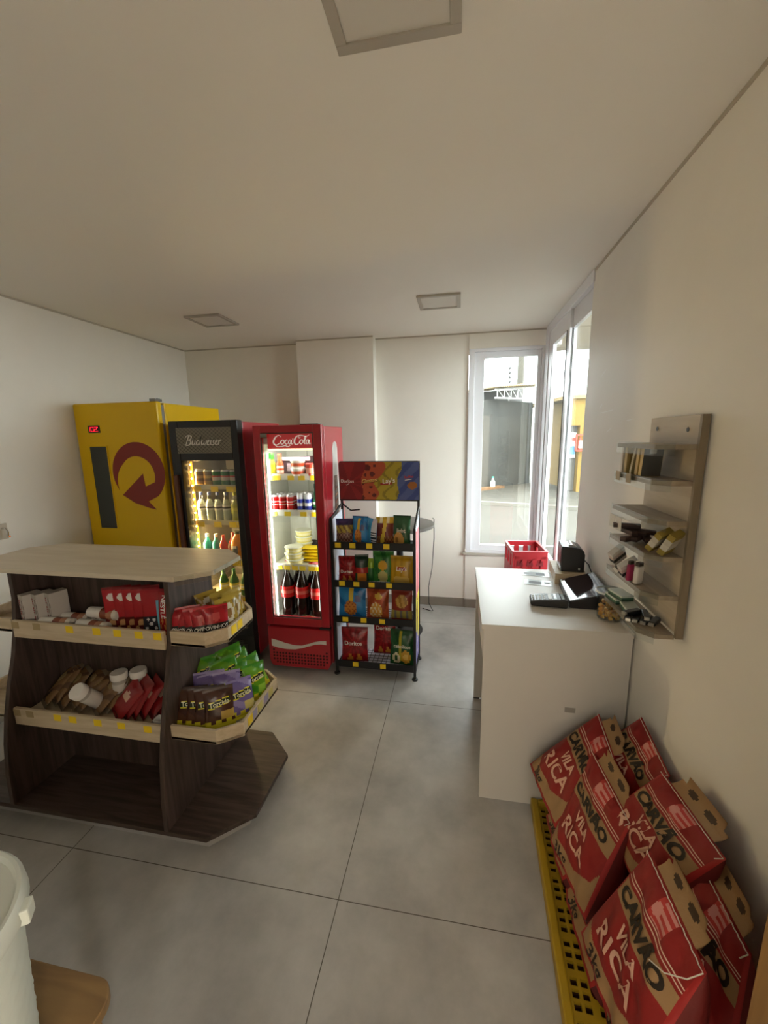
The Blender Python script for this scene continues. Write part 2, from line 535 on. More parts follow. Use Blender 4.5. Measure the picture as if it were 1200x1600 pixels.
g.box(.35, 6, 0, 4, -.02, 2.72).box(0, .35, 0, .4, 1.95, 2.72).box(-.02, .02, 0, .35, -.02, 2.72)
g.build('wall_block', YEL, bl)
MB().box(.03, .34, .18, .22, 0, 1.95).build('doorway', mat('dark_doorway', '4e4a44', .7), bl)
g = MB().box(.06, .31, .15, .175, 1.0, 1.75, col=lin('dcdcd6'))
g.box(.07, .30, .148, .15, 1.5, 1.6, col=lin('c0392b')).box(.07, .30, .148, .15, 1.1, 1.35, col=lin('5b8fb5'))
g.build('poster', PAPER, bl)
MB().box(-.1, 6.2, -.1, 4, 2.72, 2.82).build('parapet', mat('parapet', '85714a', .8), bl)
ex = thing('extinguisher_box', 'red frame fire extinguisher cabinet on the yellow building', 'extinguisher cabinet', (3.36, 12.90, 1.2), R(8))
g = MB().box(0, .3, 0, .05, 0, .04).box(0, .3, 0, .05, .46, .5).box(0, .04, 0, .05, 0, .5).box(.26, .3, 0, .05, 0, .5)
g.build('cabinet_frame', mat('ext_red', 'b23324', .5), ex)
MB().lathe([(.06, .05), (.06, .32), (.02, .38), (.02, .42)], .15, .06, 12).build('cylinder', mat('ext_red', 'b23324', .5), ex, smooth=True)
MB().box(.09, .21, -.004, .0, .1, .3).build('notice', mat('notice_white', 'e4e0d6', .6), ex)
# ================================================================== YELLOW COOLER
YELC = mat('yellow_vinyl', 'efc300', .38, spec=.4)
c = thing('beer_cooler', 'tall yellow cooler with red arrow ring and narrow dark window', 'cooler', (-2.46, 2.62, 0))
MB().box(-.345, .345, .085, .78, .06, 2.005).build('cabinet', YELC, c, bevel=.006)
MB().box(-.34, .34, .055, .085, .1, 1.99).build('door_gasket', mat('gasket_grey', '8d8a84', .6), c)
dr = MB().box(-.35, .35, 0, .055, .09, 2.012).build('door', YELC, c, bevel=.012)
g = MB().box(-.246, -.103, -.003, -.0005, 1.082, 1.70)
g.build('window', mat('dark_window', '3d423e', .12), dr)
f_ = frame(MB(), -.252, -.097, 1.076, 1.706, .006, .006, .006, .006, -.006, 0)
f_.build('window_trim', YELC, dr)
ds = MB().box(-.237, -.138, -.004, 0, 1.80, 1.853).build('thermometer_display', mat('display_black', '120506', .3), dr)
LEDR = mat('red_led', 'ff3040', .4, emit=('ff2038', 1.0))
g = MB()
def seg7(mb, x, z, w, h, s, y, t=.0028):
    S = dict(a=(0, h-t, w, h), d=(0, 0, w, t), g=(0, h/2-t/2, w, h/2+t/2), f=(0, h/2, t, h), e=(0, 0, t, h/2), b=(w-t, h/2, w, h), c=(w-t, 0, w, h/2))
    for k in s:
        x0, z0, x1, z1 = S[k]
        mb.box(x+x0, x+x1, y-.001, y, z+z0, z+z1)
seg7(g, -.222, 1.81, .003, .033, 'bc', -.0045, .003)
seg7(g, -.212, 1.81, .022, .033, 'abcdef', -.0045)
seg7(g, -.184, 1.81, .022, .033, 'abged', -.0045)
g.box(-.157, -.153, -.0055, -.0045, 1.81, 1.814).box(-.158, -.152, -.0055, -.0045, 1.834, 1.843)
g.build('digits', LEDR, ds)
# red crescent arrow
EMB = mat('emblem_red', '8e2416', .4)
cx, cz = .14, 1.505
ro, ri, ic = .218, .142, (-.008, -.02)
outer = [(cx+ro*math.cos(R(a)), cz+ro*1.02*math.sin(R(a))) for a in range(205, -62, -6)]
inner = [(cx+ic[0]+ri*math.cos(R(a)), cz+ic[1]+ri*math.sin(R(a))) for a in range(-20, 222, 6)]
g = MB()
n_ = 44
for i in range(n_):
    t0, t1 = i/n_, (i+1)/n_
    def oo(t): return (cx+ro*math.cos(R(212-262*t)), cz+ro*1.03*math.sin(R(212-262*t)))
    def ii(t):
        a = R(212-232*t)
        return (cx+ic[0]+(ri+.062*max(0, 1-t*3.2)**1.3)*math.cos(a)-.0*t, cz+ic[1]+(ri+.062*max(0, 1-t*3.2)**1.3)*math.sin(a))
    q = [oo(t0), oo(t1), ii(t1), ii(t0)]
    g.prism(q, 'y', -.0022, -.0006)
e0, i0 = oo(1), ii(1)
head = [i0, (cx+.045, cz-.10), (cx+.035, cz-.005), (cx-.158, cz-.165), (cx-.06, cz-.225), (cx+.06, cz-.262), (cx+.115, cz-.272), (cx+.055, cz-.212), e0]
g.prism(head, 'y', -.0022, -.0006)
g.build('emblem', EMB, dr)
g = MB().box(.30, .345, .0, .07, 2.012, 2.03).lathe([(.012, 0), (.012, .02)], .33, .05, 10, cz=2.015)
g.build('hinge', mat('steel', '8a8a88', .3, 1.), c)
for x, y in ((-.3, .13), (.3, .13), (-.3, .72), (.3, .72)): MB().lathe([(.025, 0), (.025, .062)], x, y, 10).build('foot', BLACKP, c)

# ================================================================== generic goods
def can_mesh(name, r, h, bands, label, cat, parts=True):
    """drink can: printed body of coloured bands [(z fraction, colour)...], silver lid"""
    t = thing(name, label, cat)
    prof = [(r*.8, 0), (r, .008)]+[(r, .008+(h-.02)*z) for z, _ in bands]+[(r*.82, h)]
    cols = [lin('b8b8b8')]+[lin(c_) for _, c_ in bands]+[lin('c8c8c8')]
    MB().lathe(prof, n=16, cols=cols).build('body', GLOSS, t, smooth=True)
    MB().lathe([(r*.82, h), (r*.78, h+.003)], n=16).build('lid', mat('can_lid', 'cfcfcf', .25, .9), t)
    return t
def bottle(name, prof, body_mat, cap_c, label, cat, band=None, capr=.013, caph=.022):
    t = thing(name, label, cat)
    MB().lathe(prof, n=18).build('body', body_mat, t, smooth=True)
    zt = prof[-1][1]
    MB().lathe([(capr, zt-.002), (capr, zt+caph)], n=12).build('cap', mat('cap_'+cap_c, cap_c, .4), t)
    if band:
        z0, z1, r_, c1, c2 = band
        MB().lathe([(r_, z0), (r_, z0+(z1-z0)*.35), (r_, z0+(z1-z0)*.65), (r_, z1)], n=18, cols=[lin(c1), lin(c2), lin(c1)], cap=False).build('wrap', GLOSS, t, smooth=True)
    return t
def pack(name, w, h, th, paint, label, cat, texts=(), nu=14, nv=18, pinch=.08, seal=True, back=None, mt=None):
    """sealed foil bag: base at z=0, front faces -y; texts = [(string, u, v, cap height, colour[, shear[, turn]])]"""
    rs = random.Random(sum(map(ord, name)) + int(w*1e4) + int(h*1e4))
    ph = [rs.uniform(0, 6) for _ in range(6)]
    def prof(u, v):
        a = max(0, 1-abs(2*u-1)**2.2)**.55
        vv = (v-.06)/.86 if seal else v
        b = max(0, 1-abs(2*min(1, max(0, vv))-1)**3)**.7
        wr = .12*math.sin(19*u+ph[0])*math.exp(-((v-.9)/.12)**2)+.1*math.sin(17*u+ph[1])*math.exp(-((v-.08)/.1)**2)+.05*math.sin(9*v+5*u+ph[2])
        return a*b*(1+wr)
    def half(u, v):
        return w*(u-.5)*(1-pinch*math.sin(PI*v)**2*.6)
    def front(u, v): return (half(u, v), -th/2*prof(u, v), h*v)
    def bk(u, v): return (half(u, v), th/2*prof(u, v)+.0006, h*v)
    g = MB()
    g.grid(front, nu, nv, 0, lambda u, v: lin(paint(u, v)))
    g.grid(bk, nu, nv, 0, lambda u, v: lin(back or paint(.5, v)), flip=True)
    for t in texts:
        s_, tu, tv, ch, tc_ = t[:5]
        sh_ = t[5] if len(t) > 5 else 0
        turn = R(t[6]) if len(t) > 6 else 0
        wd = text2d(s_, sh_)[2]
        def fn(x, y):
            a, b_ = (x-wd/2)*ch, (y-.5)*ch
            a, b_ = a*math.cos(turn)-b_*math.sin(turn), a*math.sin(turn)+b_*math.cos(turn)
            u, v = tu+a/w, tv+b_/h
            p = front(min(1, max(0, u)), min(1, max(0, v)))
            return (p[0], p[1]-.0012, p[2])
        g.text(s_, fn, 0, lin(tc_), sh_)
    o = g.build(name, mt or FILM, None, smooth=True, fix=False)
    tag(o, label, cat)
    return o
def disc(u, v, cu, cv, r, asp=1.): return ((u-cu)**2+((v-cv)*asp)**2) < r*r
def carton(name, w, d, h, cols, label, cat, mt=None):
    """printed box, base at z=0; cols = front bands bottom to top, sides/top take the first"""
    g = MB()
    n = len(cols)
    for i, c_ in enumerate(cols):
        g.box(-w/2, w/2, -d/2, d/2, h*i/n, h*(i+1)/n, col=lin(c_))
    o = g.build(name, mt or PAPER)
    tag(o, label, cat)
    return o
def tub(name, r0, r1, h, c1, c2, lid_c, label, cat):
    t = thing(name, label, cat)
    MB().lathe([(r0, 0), (r0+(r1-r0)*.25, h*.25), (r0+(r1-r0)*.75, h*.75), (r1, h)], n=18, cols=[lin(c1), lin(c2), lin(c1)]).build('body', GLOSS, t, smooth=True)
    MB().lathe([(r1*1.05, h), (r1*1.05, h+.008), (r1*.9, h+.011)], n=18).build('lid', mat('lid_'+lid_c, lid_c, .4), t, smooth=True)
    return t
def price_tags(parent, xs, z0, z1, y, w=.04, rot=None):
    for x in xs: MB().box(x-w/2, x+w/2, y-.0015, y, z0, z1).build('price_tag', YTAG, parent)

# ================================================================== BLACK BEER FRIDGE
bf = thing('beer_fridge', 'black beer fridge with red sides and warm light strip', 'fridge', (-1.785, 2.64, 0))
RED = mat('fridge_red', 'b0202e', .3, coat=.3)
BLK = mat('fridge_black', '17181a', .35)
x0, x1 = -.265, .27
g = MB()
g.box(x0, x0+.03, .075, .68, .07, 1.86).box(x1-.03, x1, .075, .68, .07, 1.86).box(x0+.03, x1-.03, .65, .68, .07, 1.86)
g.box(x0+.03, x1-.03, .075, .65, 1.60, 1.86).box(x0+.03, x1-.03, .075, .65, .07, .30)
g.build('cabinet', RED, bf, bevel=.004)
g = MB().box(x0+.03, x0+.034, .08, .65, .30, 1.60).box(x1-.034, x1-.03, .08, .65, .30, 1.60).box(x0+.034, x1-.034, .64, .65, .30, 1.60).box(x0+.034, x1-.034, .08, .65, 1.59, 1.60).box(x0+.034, x1-.034, .08, .65, .30, .31)
g.build('liner', mat('liner_grey', '6d675c', .5), bf)
dr = frame(MB(), x0, x1, .26, 1.87, .075, .05, .06, .28, 0, .07).build('door', BLK, bf, bevel=.004)
MB().box(x0+.075, x1-.05, .02, .026, .32, 1.59).build('glass', COOLER, dr)
g = MB().box(-.205, .22, -.004, 0, 1.642, 1.822)
g.build('header_panel', mat('mesh_backing', '8d8777', .4), dr)
g = MB()
for k in range(29):
    xx = -.205+k*.425/28
    g.tube([(xx+(-.0075 if j % 2 else .0075)*(1 if k % 2 else -1), -.006, 1.645+j*.0125) for j in range(15)], .0011, 4)
g.build('wire_mesh', mat('mesh_metal', '3f3b33', .4, .3), dr)
# flowing brewer's lettering
BUD = [
 [(.35, .15, .10), (.55, 1.0, .14), (.75, 1.8, .16)],
 [(0., 1.35, .08), (.25, 1.75, .1), (.8, 1.85, .14), (1.3, 1.65, .16), (1.2, 1.2, .14), (.75, 1.02, .1), (1.15, .9, .14), (1.3, .5, .18), (1.0, .12, .14), (.4, .05, .1), (.1, .25, .08)],
 [(1.65, .95, .14), (1.6, .35, .16), (1.8, .1, .12), (2.1, .4, .1), (2.2, .95, .14), (2.15, .3, .14), (2.35, .1, .1)],
 [(3.0, .85, .1), (2.65, .9, .12), (2.5, .4, .16), (2.75, .1, .12), (3.05, .5, .12), (3.3, 1.7, .16), (3.1, .5, .14), (3.3, .1, .1)],
 [(3.6, .95, .14), (3.6, .3, .16), (3.8, .1, .12), (4.0, .5, .1), (4.05, .9, .12), (4.05, .3, .14), (4.25, .1, .12), (4.5, .5, .1), (4.55, .95, .12)],
 [(4.75, .5, .1), (5.1, .75, .12), (4.95, .97, .12), (4.75, .6, .15), (4.85, .15, .14), (5.25, .2, .1)],
 [(5.5, .95, .14), (5.45, .35, .15), (5.65, .1, .1)], [(5.6, 1.3, .14), (5.66, 1.42, .14)],
 [(6.2, .9, .12), (5.95, .85, .12), (6.05, .55, .14), (6.2, .3, .14), (5.95, .08, .12), (5.75, .2, .1)],
 [(6.45, .5, .1), (6.8, .75, .12), (6.65, .97, .12), (6.45, .6, .15), (6.55, .15, .14), (6.95, .2, .1)],
 [(7.1, .95, .12), (7.1, .1, .15), (7.2, .7, .12), (7.45, .95, .14), (7.6, .85, .1)],
]
BUD = [[(a, b, c*1.5) for a, b, c in p_] for p_ in BUD]
g = MB().strokes(BUD, lambda x, y: (-.145+(x+y*.22)*.0375, -.0085, 1.698+y*.038), sub=5)
g.build('lettering', mat('letter_silver', 'f2eee4', .3), dr)
MB().box(x0+.012, x0+.05, -.022, 0, .45, 1.49).build('handle', mat('copper_handle', '5e3726', .35, .3), dr, bevel=.006)
for i, (zs, nm) in enumerate(((1.385, 0), (1.115, 0), (.815, 0), (.52, 0))):
    sh_ = MB().box(x0+.04, x1-.04, .09, .6, zs, zs+.008).box(x0+.04, x1-.04, .085, .09, zs-.012, zs+.022).build('shelf', mat('wire_shelf', 'bdb49e', .4, .3), bf)
    price_tags(sh_, [-.14, .0, .125, .19], zs-.03, zs+.012, .084, .06)
LEDW = mat('warm_led', 'ffdf9a', .4, emit=('ffc860', 22))
g = MB().box(x0+.052+.03, x0+.06+.03, .085, .10, .32, 1.58)
ls = g.build('light_strip', mat('led_tape', 'caa24e', .5, emit=('ffb030', 1.2)), bf)
g = MB()
for k in range(24): g.lathe([(.001, -.007), (.006, -.004), (.006, .004), (.001, .007)], x0+.086, .082, 8, cz=.36+k*.052)
g.build('light_dots', LEDW, ls)
MB().box(x0+.01, x1-.004, .01, .08, .06, .255).build('base_panel', BLK, bf, bevel=.004)
g = MB()
for k in range(10): g.box(x0+.1, x1-.06, .004, .012, .085+k*.0135, .09+k*.0135)
for k in range(16): g.box(x0+.1+k*.022, x0+.104+k*.022, .005, .011, .085, .215)
g.build('vent_grille', mat('grille_grey', '6a6862', .4, .6), bf)
for x, y in ((-.22, .1), (.22, .1), (-.22, .6), (.22, .6)): MB().lathe([(.022, 0), (.022, .072)], x, y, 10).build('foot', BLACKP, bf)
g = MB()
g.text('Budweiser', lambda x, y: (x1+.0012, .30+y*.10, 1.25-x*.1), 0)
g.build('side_lettering', mat('letter_maroon', '6d3038', .4), bf)
for z in (1.25, .75):
    l = area('fridge_lamp', (-1.97, 2.76, z), (.03, .6), (R(90), 0, R(-60)), 9, (1, .70, .32))
# goods inside it
gr = 'cans on the top shelf of the black fridge'
cg = Proto(can_mesh('beer_can', .033, .122, [(.35, '1d6b32'), (.6, 'c8b8a8'), (.7, 'b8362c'), (1, '1f7a38')], '', 'can'))
cb = Proto(can_mesh('beer_can', .033, .122, [(.3, 'a9812f'), (.5, '7d5c20'), (.7, 'b9913d'), (1, '7d6232')], '', 'can'))
for i, (p, x) in enumerate(((cb, -1.935), (cb, -1.865), (cg, -1.795), (cg, -1.722), (cg, -1.65))):
    p.put((x, 2.78, 1.393), R(20*i), '%s beer can, %s from the left on the black fridge top shelf' % (('golden brown' if p is cb else 'green'), ORD[i]), gr)
PET = glass('clear_pet', (.88, .92, .93))
wb = bottle('water_bottle', [(.028, 0), (.031, .01), (.031, .06), (.029, .07), (.031, .08), (.031, .14), (.012, .185), (.012, .2)], PET, '4a5a9a', '', 'bottle', (.085, .125, .0315, 'd8d8d8', '2a2c33'))
MB().lathe([(.026, .004), (.029, .012), (.029, .13), (.012, .165)], n=14).build('water', mat('water_fill', 'c9cdbf', .1, spec=.6), wb, smooth=True)
P_ = Proto(wb)
lb = bottle('water_bottle', [(.028, 0), (.032, .01), (.032, .14), (.012, .185), (.012, .2)], PET, 'c9c23a', '', 'bottle', (.06, .13, .0325, 'b9b84a', 'd8d35a'))
MB().lathe([(.026, .004), (.029, .012), (.029, .13), (.012, .165)], n=14).build('water', mat('lime_fill', 'c8c86a', .1), lb, smooth=True)
P2_ = Proto(lb)
for i, x in enumerate((-1.945, -1.875, -1.805, -1.737)):
    P_.put((x, 2.785, 1.123), R(15*i), 'clear water bottle with dark label, %s from the left on the black fridge second shelf' % ORD[i], 'water bottles in the black fridge')
P2_.put((-1.665, 2.785, 1.123), 0, 'pale lime flavoured water bottle beside the clear water bottles', 'water bottles in the black fridge')
tl = Proto(bottle('juice_bottle', [(.03, 0), (.033, .02), (.033, .12), (.014, .15), (.012, .17)], mat('teal_drink', '2f8d8a', .15), 'd8d8d0', '', 'bottle'))
tl.put((-1.93, 2.79, .823), 0, 'teal drink bottle nearest the light strip on the third shelf', 'bottles on the third shelf of the black fridge')
tl.put((-1.855, 2.79, .823), 0, 'teal drink bottle beside the red bottles on the third shelf', 'bottles on the third shelf of the black fridge')
rb = Proto(bottle('juice_bottle', [(.03, 0), (.034, .02), (.034, .07), (.028, .09), (.033, .11), (.016, .15), (.014, .165)], mat('red_drink', 'b8392a', .15), 'c03a2a', '', 'bottle'))
rb.put((-1.785, 2.775, .823), 0, 'red drink bottle left of the orange juice bottle', 'bottles on the third shelf of the black fridge')
rb.put((-1.76, 2.87, .823), 0, 'red drink bottle behind, between teal and orange bottles', 'bottles on the third shelf of the black fridge')
ob = bottle('juice_bottle', [(.05, 0), (.058, .015), (.058, .1), (.05, .15), (.022, .19), (.02, .2)], mat('orange_juice', 'e08a14', .2), '3a4630', 'large orange juice bottle with dark label in the black fridge', 'bottle', None, .022, .02)
MB().grid(lambda u, v: (-.03+.055*u, -math.sqrt(.0589**2-(-.03+.055*u)**2), .055+.06*v), 6, 3, 0, lambda u, v: lin('d8d0b8') if (v > .6 and .2 < u < .8) else lin('4e4a3a')).build('wrap', PAPER, ob)
ob.location = (-1.672, 2.79, .823)
gb = Proto(bottle('soda_bottle', [(.03, 0), (.036, .015), (.036, .11), (.014, .17), (.012, .19)], mat('green_soda', '3c6a2c', .15), '2f7a34', '', 'bottle', (.05, .1, .0365, 'd8c84a', 'e8e2c0')))
for i, x in enumerate((-1.64, -1.73, -1.82)):
    gb.put((x, 2.79, .528), 0, 'green soda bottle, %s from the right on the black fridge bottom shelf' % ORD[i], 'green bottles on the bottom shelf of the black fridge')

# ================================================================== RED SODA FRIDGE
cf = thing('soda_fridge', 'narrow red soda fridge with lit glass door and white script sign', 'fridge', (-1.152, 2.63, 0))
x0, x1 = -.245, .247
g = MB()
g.box(x0, x0+.03, .06, .50, .06, 1.815).box(x1-.03, x1, .06, .50, .06, 1.815).box(x0+.03, x1-.03, .47, .50, .06, 1.815)
g.box(x0+.03, x1-.03, .06, .47, 1.74, 1.815).box(x0+.03, x1-.03, .06, .47, .06, .385)
g.build('cabinet', RED, cf, bevel=.004)
LIN = mat('liner_white', 'dcdcd2', .5)
g = MB().box(x0+.03, x0+.034, .065, .47, .385, 1.74).box(x1-.034, x1-.03, .065, .47, .385, 1.74).box(x0+.034, x1-.034, .462, .47, .385, 1.74).box(x0+.034, x1-.034, .06, .47, .385, .40).box(x0+.034, x1-.034, .06, .47, 1.70, 1.74)
g.box(-.045, -.035, .45, .462, .4, 1.7).box(.03, .04, .45, .462, .4, 1.7)
g.build('liner', LIN, cf)
dr = frame(MB(), x0, x1, .372, 1.825, .052, .06, .06, .05, 0, .05).build('door', RED, cf, bevel=.005)
MB().box(x0+.052, x1-.06, .02, .026, .432, 1.775).build('glass', COOLER, dr)
frame(MB(), x0+.05, x1-.058, .43, 1.777, .009, .009, .009, .009, .006, .012).build('gasket', mat('gasket_dark', '3a3a36', .5), dr)
MB().box(x0+.053, x0+.10, .002, .006, 1.745, 1.77).build('thermometer_strip', mat('strip_grey', '8a877c', .4), dr)
hp = MB().box(x0+.085, x1-.06, .04, .055, 1.668, 1.772).build('header_sign', mat('sign_red', 'b01c22', .35, emit=('b01c22', .35)), cf)
MB().box(x0+.085, x1-.06, .035, .06, 1.655, 1.668).build('header_light', mat('sign_glow', 'fff6dc', .4, emit=('fff2cc', 1.0)), cf)
CC = [
 [(2.5, 2.35, .12), (2.2, 2.75, .2), (1.6, 2.8, .25), (.85, 2.2, .38), (.35, 1.2, .45), (.5, .45, .38), (1.1, .2, .28), (1.9, .6, .2), (2.4, 1.2, .12)],
 [(.6, .35, .2), (1.3, -.25, .2), (2.6, -.2, .22), (3.4, .0, .3), (4.2, -.25, .2), (5.0, .1, .1)],
 [(2.9, 1.6, .25), (2.45, 1.3, .3), (2.35, .7, .3), (2.7, .4, .25), (3.15, .8, .25), (3.25, 1.4, .25), (2.9, 1.6, .25)],
 [(4.2, 1.4, .25), (3.9, 1.6, .22), (3.55, 1.2, .3), (3.5, .65, .3), (3.85, .4, .25), (4.3, .75, .14)],
 [(5.1, 1.5, .2), (4.75, 1.55, .25), (4.45, 1.1, .3), (4.5, .5, .28), (4.85, .5, .2), (5.2, 1.5, .28), (5.15, .6, .28), (5.4, .4, .2), (5.7, .8, .12)],
 [(5.5, 1.75, .3), (5.75, 1.8, .25)],
 [(7.6, 2.35, .2), (7.4, 2.0, .2), (7.15, 2.2, .2), (7.3, 2.7, .22), (8.0, 2.75, .22), (9.0, 2.5, .26), (9.7, 2.65, .2), (10.1, 2.95, .1)],
 [(7.3, 2.75, .2), (6.7, 2.5, .3), (6.1, 1.6, .42), (6.05, .7, .42), (6.5, .25, .3), (7.1, .55, .2), (7.5, 1.1, .12)],
 [(7.95, 1.6, .25), (7.55, 1.3, .3), (7.45, .7, .3), (7.8, .4, .25), (8.2, .8, .25), (8.3, 1.4, .25), (7.95, 1.6, .25)],
 [(8.55, .9, .12), (9.1, 2.0, .2), (9.15, 2.5, .18), (8.9, 2.35, .25), (8.65, 1.2, .3), (8.7, .5, .28), (9.0, .5, .14)],
 [(9.85, 1.5, .2), (9.5, 1.55, .25), (9.2, 1.1, .3), (9.25, .5, .28), (9.6, .5, .2), (9.95, 1.5, .28), (9.9, .6, .28), (10.15, .4, .2), (10.4, .7, .1)],
]
g = MB().strokes(CC, lambda x, y: (x0+.122+x*.0270, .0385, 1.688+y*.0245), sub=6)
g.build('lettering', mat('letter_white', 'f4efe6', .4, emit=('f4efe6', .25)), hp)
WSH = mat('white_shelf', 'e4e2d8', .4)
for zs, tx in ((1.468, (-.17, -.12, -.02, .06, .15)), (1.208, (-.165, -.06, .06, .145)), (.80, (-.15, -.09, -.03, .03, .10, .15)),):
    s_ = MB().box(x0+.036, x1-.036, .085, .45, zs, zs+.006).box(x0+.036, x1-.036, .08, .086, zs-.022, zs+.022).build('shelf', WSH, cf)
    price_tags(s_, tx, zs-.024, zs+.008, .079, .048)
LEDC = mat('cool_led', 'ffffff', .4, emit=('f4fff0', 9))
ls = MB().box(x0+.06, x0+.068, .056, .075, .42, 1.64).build('light_strip', mat('led_tape_cool', 'e8eee4', .4, emit=('f0fff0', 1.6)), cf)
g = MB()
for k in range(30): g.lathe([(.001, -.008), (.005, -.004), (.005, .004), (.001, .008)], x0+.07, .056, 6, cz=.44+k*.041)
g.build('light_dots', LEDC, ls)
area('fridge_lamp', (-1.152, 2.715, 1.645), (.33, .03), (R(30), 0, 0), 1.1, (1, 1, .93))
area('fridge_lamp', (-1.325, 2.70, 1.02), (.02, 1.15), (R(90), 0, R(-50)), 1.3, (1, 1, .92))
area('fridge_lamp', (-.975, 2.70, 1.02), (.02, 1.15), (R(90), 0, R(50)), 1.1, (1, 1, .92))
bp = MB().prism([(x0+.03, .035), (x0+.012, .06), (x0+.004, .09), (x0+.004, .352), (x1-.004, .352), (x1-.004, .09), (x1-.012, .06), (x1-.03, .035)], 'y', 0, .06).build('base_panel', RED, cf, bevel=.005)
WT = [(0, .256, .200), (.12, .246, .187), (.27, .228, .181), (.42, .217, .184), (.55, .218, .196), (.68, .236, .217), (.8, .256, .234), (.9, .266, .240), (1, .270, .238)]
def lerpT(t, k):
    for a_, b_ in zip(WT[:-1], WT[1:]):
        if t <= b_[0]:
            q = (t-a_[0])/(b_[0]-a_[0]); q = q*q*(3-2*q)*.35+q*.65
            return a_[k]+(b_[k]-a_[k])*q
    return WT[-1][k]
g = MB()
for i in range(40):
    t0, t1 = i/40, (i+1)/40
    xa, xb = x0+.03+.43*t0, x0+.03+.43*t1
    g.prism([(xa, lerpT(t0, 2)), (xb, lerpT(t1, 2)), (xb, lerpT(t1, 1)), (xa, lerpT(t0, 1))], 'y', -.0018, -.0002)
g.build('wave', mat('wave_white', 'dcdad4', .4), bp)
g = MB()
for r_ in range(5):
    for k in range(18):
        if r_ == 4 and 0 < k < 17: continue
        if r_ == 0 and k in (0, 17): continue
        xx = x0+.043+k*.0245
        g.lathe([(.0082, 0), (.0082, .0014)], xx, -.0016, 8, axis='y', cz=.072+r_*.0245)
g.build('vent_grille', mat('vent_hole', '3c0d10', .7), bp)
for x in (-.14, .16):
    MB().lathe([(.028, -.012), (.032, 0), (.028, .012)], x, .07, 14, axis='x', cz=.034).box(x-.018, x+.018, .05, .1, .03, .062).build('castor', BLACKP, cf)
MB().box(-.1, .1, .42, .48, 0, .062).build('castor', BLACKP, cf)
MB().box(.09, x1-.03, .03, .11, 1.815, 1.832).build('hinge', BLACKP, cf)
MB().box(.17, x1+.004, -.003, .03, .357, .372).build('hinge', BLACKP, cf)
g = MB()
bt = [(0, .36), (.06, .42), (.085, .65), (.095, .95), (.09, 1.15), (.078, 1.32), (.062, 1.46), (.052, 1.58), (.052, 1.66), (.035, 1.70), (0, 1.71)]
cy_ = .287
for (w0, z0), (w1, z1) in zip(bt[:-1], bt[1:]):
    for sgn in (0,):
        colr = 'c7c2bd' if z0 > 1.42 else '5a2a1a'
        g.add([(x1+.001, cy_-w0*1.15, z0), (x1+.001, cy_+w0*1.15, z0), (x1+.001, cy_+w1*1.15, z1), (x1+.001, cy_-w1*1.15, z1)], [(0, 1, 2, 3)], 0, lin('d5d0cc'))
        k_ = .62
        g.add([(x1+.002, cy_-w0*k_, z0), (x1+.002, cy_+w0*k_, z0), (x1+.002, cy_+w1*k_, z1), (x1+.002, cy_-w1*k_, z1)], [(0, 1, 2, 3)], 0, lin(colr))
for k in range(18):
    z = .55+k*.047
    g.add([(x1+.0028, cy_-.03, z), (x1+.0028, cy_+.025, z+.02), (x1+.0028, cy_+.022, z+.032), (x1+.0028, cy_-.03, z+.008)], [(0, 1, 2, 3)], 0, lin(('a3653a', '7d3b22')[k % 2]))
g.build('bottle_decal', GLOSS, cf)

# goods inside it
gg = 'goods on the top shelf of the red fridge'
b1 = bottle('sauce_bottle', [(.028, 0), (.031, .02), (.031, .085), (.022, .105), (.022, .115)], mat('mustard', 'b9c838', .3), '35b52a', 'green capped bottle with yellow label, leftmost on the red fridge top shelf', 'bottle', (.02, .08, .0315, 'c9c62c', 'e4d83a'), .022, .045)
b1.location = (-1.327, 2.735, 1.475)
b1 = bottle('sauce_bottle', [(.022, 0), (.025, .02), (.025, .085), (.016, .105), (.014, .125)], mat('orange_fill', 'd8502a', .3), 'e0452a', 'orange capped bottle beside the green capped bottle in the red fridge', 'bottle', (.02, .07, .0255, 'e8e0d0', 'd8582a'), .014, .03)
b1.location = (-1.266, 2.75, 1.475)
bx = thing('dessert_box', 'dark brown tapered dessert box with pale rim in the red fridge', 'box', (-1.155, 2.80, 1.475))
g = MB()
g.add([(-.09, -.03, 0), (.09, -.03, 0), (.09, .05, 0), (-.09, .05, 0), (-.115, -.045, .12), (.115, -.045, .135), (.115, .06, .135), (-.115, .06, .12)], [(3, 2, 1, 0), (4, 5, 6, 7), (0, 1, 5, 4), (2, 3, 7, 6), (3, 0, 4, 7), (1, 2, 6, 5)], 0, lin('463038'))
g.build('body', PAPER, bx)
MB().box(-.117, .117, -.048, -.044, .105, .13, col=lin('8d7b7e')).box(-.06, -.02, -.046, -.040, .03, .085, col=lin('9a8890')).build('print', PAPER, bx)
tb = Proto(tub('butter_tub', .045, .05, .045, 'e8e2d8', 'd8552a', 'eeeae2', '', 'tub'))
tb.put((-1.128, 2.745, 1.475), 0, 'white and orange butter tub, lower of two in front of the dark box', 'butter tubs in the red fridge')
tb.put((-1.128, 2.745, 1.5305), .5, 'white and orange butter tub, upper of two in front of the dark box', 'butter tubs in the red fridge')
rt = tub('cream_tub', .036, .04, .075, 'd8452a', 'e8a088', 'c8342a', 'red lidded tub at the right end of the red fridge top shelf', 'tub')
rt.location = (-1.03, 2.745, 1.475)
cr = Proto(can_mesh('soda_can', .0275, .118, [(.4, 'c81e1e'), (.46, 'e8d8d4'), (.6, 'd82020'), (.68, 'e8d8d4'), (1, 'c41a1c')], '', 'can'))
for r_ in range(3):
    for i in range(3):
        cr.put((-1.322+i*.0605, 2.745+r_*.062, 1.215), R(40*i+r_*70), 'red soda can, %s from the left in the %s row of the red fridge' % (ORD[i], ('front', 'middle', 'back')[r_]), 'red soda cans')
